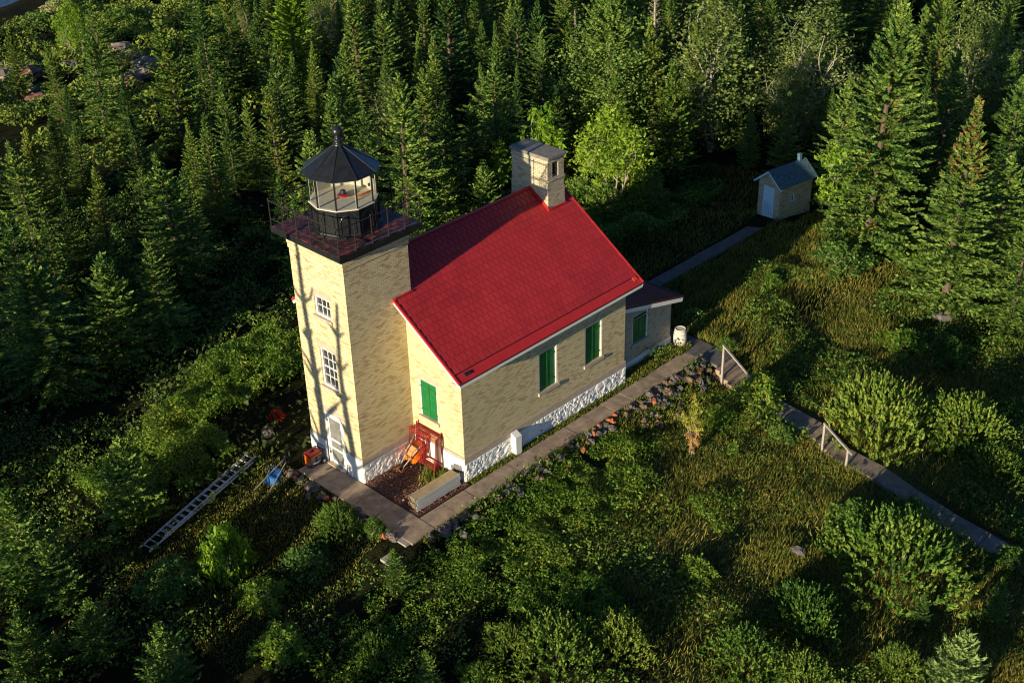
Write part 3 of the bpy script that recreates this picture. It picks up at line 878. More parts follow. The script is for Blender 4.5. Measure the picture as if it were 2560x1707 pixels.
for k in (3, 5):
    a = Vector((*dec(1.09, k), 11.12)).lerp(Vector((*dec(1.09, k + 1), 11.12)), .5)
    d = Vector((LC[0] - a.x, LC[1] - a.y, 0)).normalized()
    mb.tube([a, a + d * .05], .06, 12)
mb.build('ventilator', M['black_iron'], lan, O)
mb = MB(); mb.tube([(LC[0], LC[1], 10.2), (LC[0], LC[1], 10.95)], .075, 12)
bc = mb.build('beacon', M['lens_green'], lan, O)
mb = MB(); mb.lathe([(.0, .0), (.20, 0), (.22, .03), (.20, .06), (.0, .07)], 20, (LC[0], LC[1], 10.95)); mb.build('beacon_ring', M['lens_red'], bc, O)
mb = MB(); mb.lathe([(.10, 0), (.12, .06), (.09, .14), (.0, .17)], 16, (LC[0], LC[1], 11.02)); mb.build('beacon_lens', M['glass_dark'], bc, O)
mb = MB(); mb.beam((LC[0] + .15, LC[1] - .45, 10.98), (LC[0] + .85, LC[1] - .55, 11.02), .05, .05); mb.build('orange_bracket', M['orange'], bc, O)
mb = MB()
mb.lathe([(1.18, -.02), (1.40, -.03), (1.40, .01), (.17, .80), (.17, .82)], 10, (LC[0], LC[1], 12.03), 0, PH)
for k in range(10):
    a = dec(1.39, k); b_ = dec(.17, k); mb.tube([(*a, 12.045), (*b_, 12.85)], .014, 6)
lr = mb.build('lantern_roof', M['black_iron'], lan, O)
mb = MB()
mb.lathe([(.17, 0), (.19, .04), (.19, .10), (.14, .13), (.14, .18), (.17, .20), (.17, .24), (.11, .28), (.09, .34), (.13, .37)], 20, (LC[0], LC[1], 12.80))
mb.lathe([(.0, -.20)] + [(.20 * math.cos(t), .20 * math.sin(t)) for t in [R(-80 + 20 * i) for i in range(9)]] + [(.0, .20)], 24, (LC[0], LC[1], 13.34))
mb.tube([(LC[0], LC[1], 13.5), (LC[0], LC[1], 13.75)], [.012, .003], 6)
mb.build('ventilator_ball', M['black_iron'], lr, O, smooth=True)

# ------------------------------------------------------------------ outhouse
OH = thing('outhouse', 'tiny brick privy with blue-grey shingle roof and white door in the shade of the trees', 'outhouse', (29.82, 2.61, 0), (0, 0, R(-9)))
W_, D_, HW, HR = 1.52, 2.45, 2.12, .62
mb = MB()
wall(mb, 0, 0, -W_, 0, -.2, HW, [(-1.10, -.34, .05, 1.85)], -1, .10)
wall(mb, 1, -W_, 0, D_, -.2, HW, [(.80, 1.12, 1.05, 1.42)], -1, .10)
wall(mb, 0, D_, -W_, 0, -.2, HW, [], 1); wall(mb, 1, 0, 0, D_, -.2, HW, [], 1)
mb.poly([(0, -W_, HW), (0, -W_ / 2, HW + HR), (0, 0, HW)]); mb.poly([(D_, 0, HW), (D_, -W_ / 2, HW + HR), (D_, -W_, HW)])
mb.build('outhouse_wall', M['brick_grey'], OH)
mb = MB()
for s_ in (-1, 1):
    ye = -W_ / 2 + s_ * (W_ / 2 + .20); ze = HW - .20 * HR / (W_ / 2)
    nrow = 7
    for k in range(nrow):
        f0, f1 = k / nrow, (k + 1) / nrow + .02
        y0_, y1_ = ye + (-W_ / 2 - ye) * f0, ye + (-W_ / 2 - ye) * min(f1, 1)
        z0_, z1_ = ze + (HW + HR - ze) * f0, ze + (HW + HR - ze) * min(f1, 1)
        P = [(-.22, y0_, z0_ + .085), (D_ + .2, y0_, z0_ + .085), (D_ + .2, y1_, z1_ + .065), (-.22, y1_, z1_ + .065)]
        Q = [(p[0], p[1], p[2] - .03) for p in P]
        if s_ > 0: P = P[::-1]; Q = Q[::-1]
        mb.poly(P); mb.poly(Q[::-1])
        for i in range(4): mb.poly([Q[i], Q[(i + 1) % 4], P[(i + 1) % 4], P[i]])
orf = mb.build('outhouse_roof', M['slate'], OH)
mb = MB()
for s_ in (-1, 1):
    ye = -W_ / 2 + s_ * (W_ / 2 + .20); ze = HW - .20 * HR / (W_ / 2)
    mb.beam((-.20, ye, ze + .0), (-.20, -W_ / 2, HW + HR + .0), .03, .10)
    mb.beam((-.10, ye, ze - .03), (-.10, -W_ / 2, HW + HR - .03), .16, .03)
mb.build('bargeboard', M['pale_blue'], orf)
mb = MB(); mb.box(D_ - .38, D_ - .20, -W_ / 2 - .09, -W_ / 2 + .09, HW + HR - .1, HW + HR + .42); mb.build('vent_pipe', M['slate'], orf)
mb = MB(); mb.box(.0, .10, -1.10, -1.04, .05, 1.85); mb.box(.0, .10, -.40, -.34, .05, 1.85); mb.box(0, .10, -1.04, -.40, 1.79, 1.85)
mb.build('door_frame', M['pale_blue'], OH)
mb = MB(); mb.box(.06, .09, -1.04, -.40, .05, 1.79); odr = mb.build('door', M['pale_blue'], OH)
mb = MB()
for k in range(6): mb.box(-.025, -.005, -1.06 + k * .118, -1.06 + k * .118 + .08, .08, .98)
mb.box(-.045, -.026, -1.08, -.37, .86, .92); mb.box(-.045, -.026, -1.08, -.37, .16, .22)
mb.build('gate', M['pale_blue'], OH)
mb = MB(); mb.box(.80, .85, -W_ + .01, -W_ + .06, 1.05, 1.42); mb.box(1.07, 1.12, -W_ + .01, -W_ + .06, 1.05, 1.42); mb.box(.85, 1.07, -W_ + .01, -W_ + .06, 1.37, 1.42); mb.box(.78, 1.14, -W_ - .04, -W_ + .06, 1.0, 1.05); mb.box(.95, .965, -W_ + .02, -W_ + .05, 1.05, 1.37)
owf = mb.build('window_frame', M['pale_blue'], OH)
mb = MB(); mb.box(.85, 1.07, -W_ + .065, -W_ + .07, 1.05, 1.37); mb.build('pane', M['glass_dark'], owf)
mb = MB(); mb.box(-.45, .02, -1.15, -.3, -.15, .03); mb.build('threshold', M['concrete_new'], OH)

# ------------------------------------------------------------------ barrel
BX = thing('barrel', 'white painted wooden barrel at the corner of the side path', 'barrel', (16.08, -2.72, .02))
mb = MB()
prof = [(.0, .0), (.235, .0), (.27, .15), (.292, .30), (.30, .42), (.292, .56), (.27, .71), (.235, .86), (.22, .86), (.215, .84), (.0, .84)]
mb.lathe(prof, 24); mb.build('staves', M['barrel'], BX, smooth=False)
for z, r_ in ((.05, .252), (.20, .284), (.64, .284), (.79, .258)):
    mb = MB(); mb.lathe([(r_ - .005, -.02), (r_ + .006, -.02), (r_ + .006, .02), (r_ - .005, .02)], 24, (0, 0, z)); mb.build('hoop', M['barrel_hoop'], BX)

# ------------------------------------------------------------------ generator
GN = thing('generator', 'orange portable generator in a black tube frame beside the tower door', 'generator', (-.50, 2.44, .02), (0, 0, R(2)))
mb = MB(); L2, B2 = .34, .24
for sy in (-1, 1):
    y = sy * B2
    mb.tube([(-L2, y, .03), (-L2, y, .50), (-L2 + .04, y, .54), (L2 - .04, y, .54), (L2, y, .50), (L2, y, .03), (-L2, y, .03)], .016, 8)
for x in (-L2, L2):
    for z in (.05, .53): mb.tube([(x, -B2, z), (x, B2, z)], .015, 8)
mb.build('tube_frame', M['black_iron'], GN)
mb = MB(); mb.box(-.31, .27, -.215, .215, .38, .55); mb.build('fuel_tank', M['orange_red'], GN, bevel=.03)
mb = MB(); mb.lathe([(.05, 0), (.05, .035), (.0, .04)], 14, (.02, .03, .55)); mb.box(-.12, -.06, .0, .05, .55, .562); mb.build('fuel_cap', M['rubber'], GN)
mb = MB(); mb.box(-.345, -.27, -.19, .12, .10, .40); mb.build('control_panel', M['orange'], GN, bevel=.015)
mb = MB(); mb.box(-.26, -.02, -.16, .16, .08, .34); mb.tube([(.0, 0, .22), (.24, 0, .22)], .15, 16); mb.box(.02, .2, -.20, -.12, .14, .34)
mb.build('engine', M['steel'], GN, bevel=.01)
mb = MB(); mb.tube([(-.2, -.19, .12), (.05, -.20, .10), (.2, -.17, .12)], .035, 10); mb.build('muffler', M['alu'], GN)
for y in (-.30, .30):
    mb = MB(); mb.tube([(.26, y - .03, .11), (.26, y + .03, .11)], .125, 18); wh = mb.build('wheel', M['rubber'], GN)
    mb = MB(); mb.tube([(.26, y - .034, .11), (.26, y + .034, .11)], .06, 14); mb.build('hub', M['alu'], wh)
mb = MB(); mb.tube([(.36, -.2, .45), (.42, -.2, .60), (.40, -.12, .66), (.40, .12, .66), (.42, .2, .60), (.36, .2, .45)], .013, 8); mb.build('handle', M['black_iron'], GN)

# ------------------------------------------------------------------ wheelbarrows
def wheelbarrow(label, loc, axis, normal, tray_mat, handle_mat, crossbar=None, hl=1.45, fr_mat=None):
    """local x runs from wheel to handle ends, local z is the tray's open side"""
    a = Vector(axis).normalized(); n = Vector(normal); n = (n - a * n.dot(a)).normalized(); s_ = n.cross(a)
    t = thing('wheelbarrow', label, 'wheelbarrow', loc)
    t.matrix_world = Matrix(((a.x, s_.x, n.x, loc[0]), (a.y, s_.y, n.y, loc[1]), (a.z, s_.z, n.z, loc[2]), (0, 0, 0, 1)))
    # tray: rounded tub
    mb = MB(); rings = []
    for k in range(6):
        q = k / 5
        x0 = .47 - .25 * q ** 1.3; x1 = .92 + .16 * q; hw = .17 + .15 * q ** .7; z = .06 + .27 * q
        ring_ = []
        for i in range(20):
            th = 2 * math.pi * i / 20
            cx, cy = math.cos(th), math.sin(th)
            ex = abs(cx) ** .55 * (1 if cx > 0 else -1); ey = abs(cy) ** .55 * (1 if cy > 0 else -1)
            ring_.append(((x0 + x1) / 2 + ex * (x1 - x0) / 2, ey * hw, z))
        rings.append(ring_)
    for k in range(5):
        for i in range(20):
            j = (i + 1) % 20
            mb.poly([rings[k][i], rings[k][j], rings[k + 1][j], rings[k + 1][i]])
    mb.poly(rings[0][::-1])
    for i in range(20):
        j = (i + 1) % 20
        o1 = [(p[0] + (p[0] - .65) * .03, p[1] * 1.05, p[2] - .008) for p in (rings[5][i], rings[5][j])]
        mb.poly([rings[5][i], rings[5][j], o1[1], o1[0]])
    mb.build('tray', tray_mat, t)
    for s2 in (-1, 1):
        mb = MB(); mb.beam((-.02, s2 * .07, .0), (hl, s2 * .28, .035), .04, .04); mb.build('handle', handle_mat, t, bevel=.005)
    for s2 in (-1, 1):
        mb = MB(); mb.tube([(.45, s2 * .15, .0), (.62, s2 * .19, -.26), (.80, s2 * .19, -.26), (.92, s2 * .2, .01)], .014, 6); mb.build('leg', fr_mat or M['black_iron'], t)
    mb = MB(); mb.tube([(.71, -.19, -.25), (.71, .19, -.25)], .012, 6); mb.beam((.42, -.2, .03), (.42, .2, .03), .04, .03); mb.beam((.88, -.24, .03), (.88, .24, .03), .04, .03)
    mb.build('brace', fr_mat or M['black_iron'], t)
    mb = MB(); cs = [(.17 * math.cos(R(20 * i)), 0, -.02 + .17 * math.sin(R(20 * i))) for i in range(19)]
    mb.tube(cs, .038, 8); wh = mb.build('wheel', M['rubber'], t, smooth=True)
    mb = MB(); mb.tube([(0, -.02, -.02), (0, .02, -.02)], .10, 16); mb.tube([(0, -.09, -.02), (0, .09, -.02)], .012, 8); mb.build('rim', M['steel'], wh)
    mb = MB(); mb.tube([(-.04, -.08, .02), (-.22, -.13, -.02), (-.22, .13, -.02), (-.04, .08, .02)], .012, 6); mb.build('nose_guard', tray_mat, t)
    return t
wheelbarrow('orange wheelbarrow tipped on its nose against the red scaffold frames', (1.50, -.50, .22), (.70, -.16, .86), (.86, .36, -.62), M['orange'], M['old_wood'])
wheelbarrow('blue wheelbarrow turned upside down with wooden handles, near the ladder', (-1.45, 3.05, .30), (-.92, -.34, -.16), (.03, .30, -1), M['blue_paint'], M['old_wood'], hl=1.75, fr_mat=M['blue_paint'])

# ------------------------------------------------------------------ scaffold frames leaning on the gable
def scaffold_frame(bx, tx, y0, y1, h, label, first=None):
    t = thing('scaffold', label, 'scaffold frame', (bx, (y0 + y1) / 2, .02), group='red scaffold frames leaning on the gable')
    lean = (tx - bx); org = tuple(t.location)
    def P(y, z): return (bx + lean * z / h, y, z)
    for y in (y0, y1):
        mb = MB(); mb.tube([P(y, .02), P(y, h + (.10 if bx > 2.35 else 0))], .021, 8); mb.build('post', M['red_frame'], t, org)
    mb = MB(); mb.tube([P(y0, h - .04), P(y1, h - .04)], .021, 8); mb.tube([P(y0 + .03, h - .12), P(y1 - .03, h - .12)], .012, 6); mb.build('top_bar', M['red_frame'], t, org)
    ym = y1 + (y0 - y1) * .44      # y1 is the left (tower) side
    mb = MB(); mb.tube([P(ym, h - .06), P(ym, .32)], .016, 8); mb.tube([P(ym, .32), P(y0, .32)], .016, 8); mb.tube([P(ym - .07 * (1 if y0 < y1 else -1), h - .3), P(ym - .07, .36)], .012, 6)
    mb.build('inner_bar', M['red_frame'], t, org)
    mb = MB()
    for k in range(5):
        z = h - .30 - k * .26; mb.tube([P(y1, z), P(ym, z)], .013, 6)
    mb.build('rungs', M['red_frame'], t, org)
fl = ['frontmost red scaffold frame of the leaning row', 'second red scaffold frame from the front', 'third red scaffold frame from the front',
      'fourth red scaffold frame from the front', 'fifth red scaffold frame from the front', 'rearmost red scaffold frame, touching the gable wall']
for k in range(6):
    scaffold_frame(2.02 + k * .085, 2.19 + k * .082, -1.74 + .02 * k, -.28 - .01 * k, 1.62, fl[k])

# planks
pl_lab = ['bottom', 'second', 'third', 'fourth', 'fifth', 'sixth', 'top']
PG = 'aluminium planks stacked at the house corner'
prg = random.Random(9)
for k in range(6):
    z = .03 + k * .092
    jx, jy = prg.uniform(-.03, .03), prg.uniform(-.008, .008)
    x0, x1, y0, y1 = .12 + jx, 2.34 + jx, -2.86 + jy, -2.40 + jy
    t = thing('scaffold_plank', ('topmost plywood faced plank of the low stack' if k == 5 else pl_lab[k] + ' aluminium plank counted from the ground in the low stack'), 'plank', ((x0 + x1) / 2, (y0 + y1) / 2, z), group=PG)
    org = tuple(t.location)
    mb = MB(); mb.box(x0 + .02, x1 - .02, y0 + .02, y1 - .02, z + .040, z + .062); mb.build('deck_board', M['ply'], t, org)
    for y in (y0, y1 - .018):
        mb = MB(); mb.box(x0, x1, y - .004, y + .014, z + .004, z + .056)
        mb.build('side_rail', M['alu'], t, org)
    mb = MB()
    for xx in (x0 - .03, x1 + .01):
        for yy in (y0 + .03, y1 - .06): mb.box(xx, xx + .035, yy, yy + .03, z, z + .09)
    mb.build('hook', M['steel'], t, org)
mb = MB(); mb.beam((2.42, -2.30, .50), (2.56, -2.72, .56), .05, .28, upv=(0, 0, 1))
tag(mb.build('grey_board', M['steel'], org=(2.5, -2.5, .1)), 'short grey board standing between the planks and the house corner', 'board')
mb = MB(); mb.beam((.2, -2.28, .30), (2.2, -2.32, .34), .05, .05); mb.beam((.15, -2.24, .12), (1.9, -2.27, .12), .05, .05)
tag(mb.build('red_bar', M['red_frame'], org=(1.2, -2.28, .1)), 'red steel bar lying along the inner side of the plank stack', 'bar')

# ------------------------------------------------------------------ ladder
LD = thing('extension_ladder', 'long aluminium extension ladder lying in the shaded grass', 'ladder', (-4.6, 4.1, -.5))
def ladder_section(a, b, wdt, zz, nr):
    a = Vector((a[0], a[1], 0)); b = Vector((b[0], b[1], 0)); d = (b - a).normalized(); sd = Vector((-d.y, d.x, 0))
    za = float(ground(a.x, a.y)) + zz; zb = float(ground(b.x, b.y)) + zz + .04
    a.z = za; b.z = zb
    org = tuple(LD.location)
    mb = MB()
    for s_ in (-1, 1): mb.beam(a + sd * s_ * wdt / 2, b + sd * s_ * wdt / 2, .028, .075)
    sec = mb.build('ladder_section', M['alu'], LD, org)
    L = (b - a).length
    for k in range(nr):
        p = a.lerp(b, (k + .5) / nr)
        mb = MB(); mb.tube([p - sd * wdt / 2, p + sd * wdt / 2], .021, 8); mb.build('rung', M['alu'], sec, org)
ladder_section((-1.88, 4.60), (-6.75, 3.68), .40, .16, 16)
ladder_section((-2.10, 4.54), (-7.55, 3.52), .48, .06, 18)

# ------------------------------------------------------------------ rocks
def rock_mesh(seed, mat):
    rg = random.Random(seed); mb = MB()
    n, mrow = 9, 6; rad = {}
    for i in range(mrow + 1):
        for j in range(n):
            rad[(i, j)] = .72 + rg.random() * .5
    prof = []
    for i in range(mrow + 1):
        ph = math.pi * i / mrow - math.pi / 2
        for j in range(n):
            th = 2 * math.pi * j / n + rg.uniform(-.15, .15); r_ = rad[(i, j)] if 0 < i < mrow else .9
            mb.v.append((r_ * math.cos(ph) * math.cos(th) * .62, r_ * math.cos(ph) * math.sin(th) * .46, r_ * math.sin(ph) * .38))
    for i in range(mrow):
        for j in range(n):
            j2 = (j + 1) % n; mb.f.append((i * n + j, i * n + j2, (i + 1) * n + j2, (i + 1) * n + j)); mb.m.append(0)
    return mb.build('rock', mat)
RP = {}
for key in ('rock_grey', 'rock_brown', 'rock_red'):
    RP[key] = [[rock_mesh(hash_ + 11 * len(key), M[key]), False] for hash_ in (1, 2, 3, 4)]
rk = random.Random(21)
RLAB = {'rock_grey': 'grey angular rock in the rubble edging of the concrete path',
        'rock_brown': 'brown angular rock in the rubble edging of the concrete path',
        'rock_red': 'red-orange rock in the rubble edging of the concrete path'}
def put_rock(x, y, z, s_, key, label=None, group=None):
    pr = RP[key][rk.randrange(4)]
    if not pr[1]: o = pr[0]; pr[1] = True
    else: o = pr[0].copy(); col.objects.link(o)
    o.location = (x, y, z); o.scale = (s_ * rk.uniform(.8, 1.2), s_ * rk.uniform(.8, 1.2), s_ * rk.uniform(.8, 1.3))
    o.rotation_euler = (rk.uniform(-.4, .4), rk.uniform(-.4, .4), rk.uniform(0, 6.28))
    tag(o, label or RLAB[key], 'rock', group or ('%s rocks edging the path' % key.split('_')[1]))
    return o
def pick_key():
    u = rk.random(); return 'rock_grey' if u < .62 else ('rock_brown' if u < .95 else 'rock_red')
for k in range(230):
    x = rk.uniform(-.9, 15.6) if rk.random() < .6 else rk.uniform(10.5, 15.6)
    dens = .35 + .65 * (math.sin(x * 1.7) * .5 + .5)
    if x < 10.5 and rk.random() > dens: continue
    yy = -4.22 - abs(rk.gauss(0, .28 if x < 10 else .5))
    put_rock(x, yy, float(terr(x, yy)) + rk.uniform(-.02, .12), rk.uniform(.18, .36), pick_key())
for k in range(46):
    yy = rk.uniform(-3.4, 2.9); x = -1.36 - abs(rk.gauss(0, .22))
    put_rock(x, yy, float(terr(x, yy)) + rk.uniform(-.05, .06), rk.uniform(.2, .4), pick_key())
put_rock(-.18, 2.22, .06, .22, 'rock_brown', 'rounded brown stone at the foot of the tower door', 'x'); 
B = put_rock(27.84, -9.27, float(ground(27.84, -9.27)) + .15, .95, 'rock_grey', 'grey boulder at the forest edge in the right meadow', 'lone boulders')
put_rock(9.63, -13.25, float(ground(9.63, -13.25)) + .12, .5, 'rock_grey', 'small pale stone alone in the lower lawn', 'lone boulders')
put_rock(-.51, 5.42, float(ground(-.5, 5.4)) + .08, .5, 'rock_grey', 'pale stone on the grass below the red-orange bush', 'lone boulders')
for o in list(col.objects):
    if o.get('group') in ('x', 'lone boulders'): del o['group']
for key in RP:
    for pr in RP[key]:
        if not pr[1]: bpy.data.objects.remove(pr[0])
# lichen covered outcrops on the far slope
for k, (px, py, s_, lab) in enumerate((
        (25.0, 57.5, 1.3, 'pinkish lichen outcrop left of the ragged cedar, topmost of its cluster'),
        (22.6, 52.8, 1.0, 'low outcrop touching the ragged cedar on its left'),
        (20.9, 51.9, 1.2, 'red-brown outcrop below the pinkish one'),
        (24.4, 54.6, 1.1, 'pale outcrop nearest the ragged cedar crown'),
        (18.1, 62.8, 1.5, 'large pale outcrop near the left edge'),
        (17.7, 59.9, 1.1, 'outcrop right of the large pale one near the left edge'),
        (16.2, 61.1, 1.0, 'outcrop cut by the left edge'),
        (15.4, 56.6, 1.2, 'reddish outcrop below the large pale one'),
        (15.2, 54.5, 1.0, 'small reddish outcrop lowest of the left edge cluster'),
        (21.0, 59.6, 0.9, 'small grey outcrop between the two pale clusters'),
        (25.6, 60.3, 1.0, 'grey outcrop under the olive mound bush'),
        (34.1, 54.8, 0.9, 'pale outcrop left of the bright green larch'),
        (28.7, 76.2, 1.2, 'flat pale shore rock by the water at the top left corner'),
        )):
    o = rock_mesh(70 + k, M['rock_pale'] if k % 3 != 2 else M['rock_pink']); o.name = 'outcrop'
    o.location = (px, py, float(ground(px, py)) + .25); o.scale = (1.7 * s_, 2.3 * s_, 1.2 * s_); o.rotation_euler = (0, 0, k * 1.3); tag(o, lab, 'outcrop')

# bare dirt and mulch
mb = MB(); mb.poly([(-.05, -3.1, .008), (2.6, -3.1, .008), (2.6, 0.0, .008), (-.05, 0.0, .008)])
tag(mb.build('mulch_bed', M['mulch_base']), kind='structure')
nr = np.random.RandomState(4)
def unit(v): return v / np.maximum(np.linalg.norm(v, axis=-1, keepdims=True), 1e-9)
def rand_dirs(rg, n, zbias=0.0):
    v = rg.normal(size=(n, 3)); v[:, 2] += zbias; return unit(v)
def cards(c, a, b):
    """diamond leaves: centre c, half length vector a, half width vector b"""
    return np.stack([c - a, c - a * .15 + b, c + a, c - a * .15 - b], 1)
def leaf_cloud(rg, c, size, zbias=.6, aspect=.5, jit=.35):
    n = len(c); size = size * rg.choice([.6, .8, 1.0, 1.0, 1.45], n); nn = rand_dirs(rg, n, zbias); a = unit(np.cross(nn, rand_dirs(rg, n)))
    b = np.cross(nn, a); L = (size * (1 - jit + 2 * jit * rg.rand(n)))[:, None]
    return cards(c, a * L, b * L * aspect)
n = 7000
c = np.stack([nr.uniform(0, 2.55, n), nr.uniform(-3.05, -.08, n), nr.uniform(.01, .06, n)], 1)
tag(quads_object('mulch_chips', leaf_cloud(nr, c, .032, 1.5, .45), [M['chip_red'], M['old_wood']], (nr.rand(n) < .12).astype(int)), 'red-brown bark chips covering the bed between tower and path', 'mulch', kind='stuff')

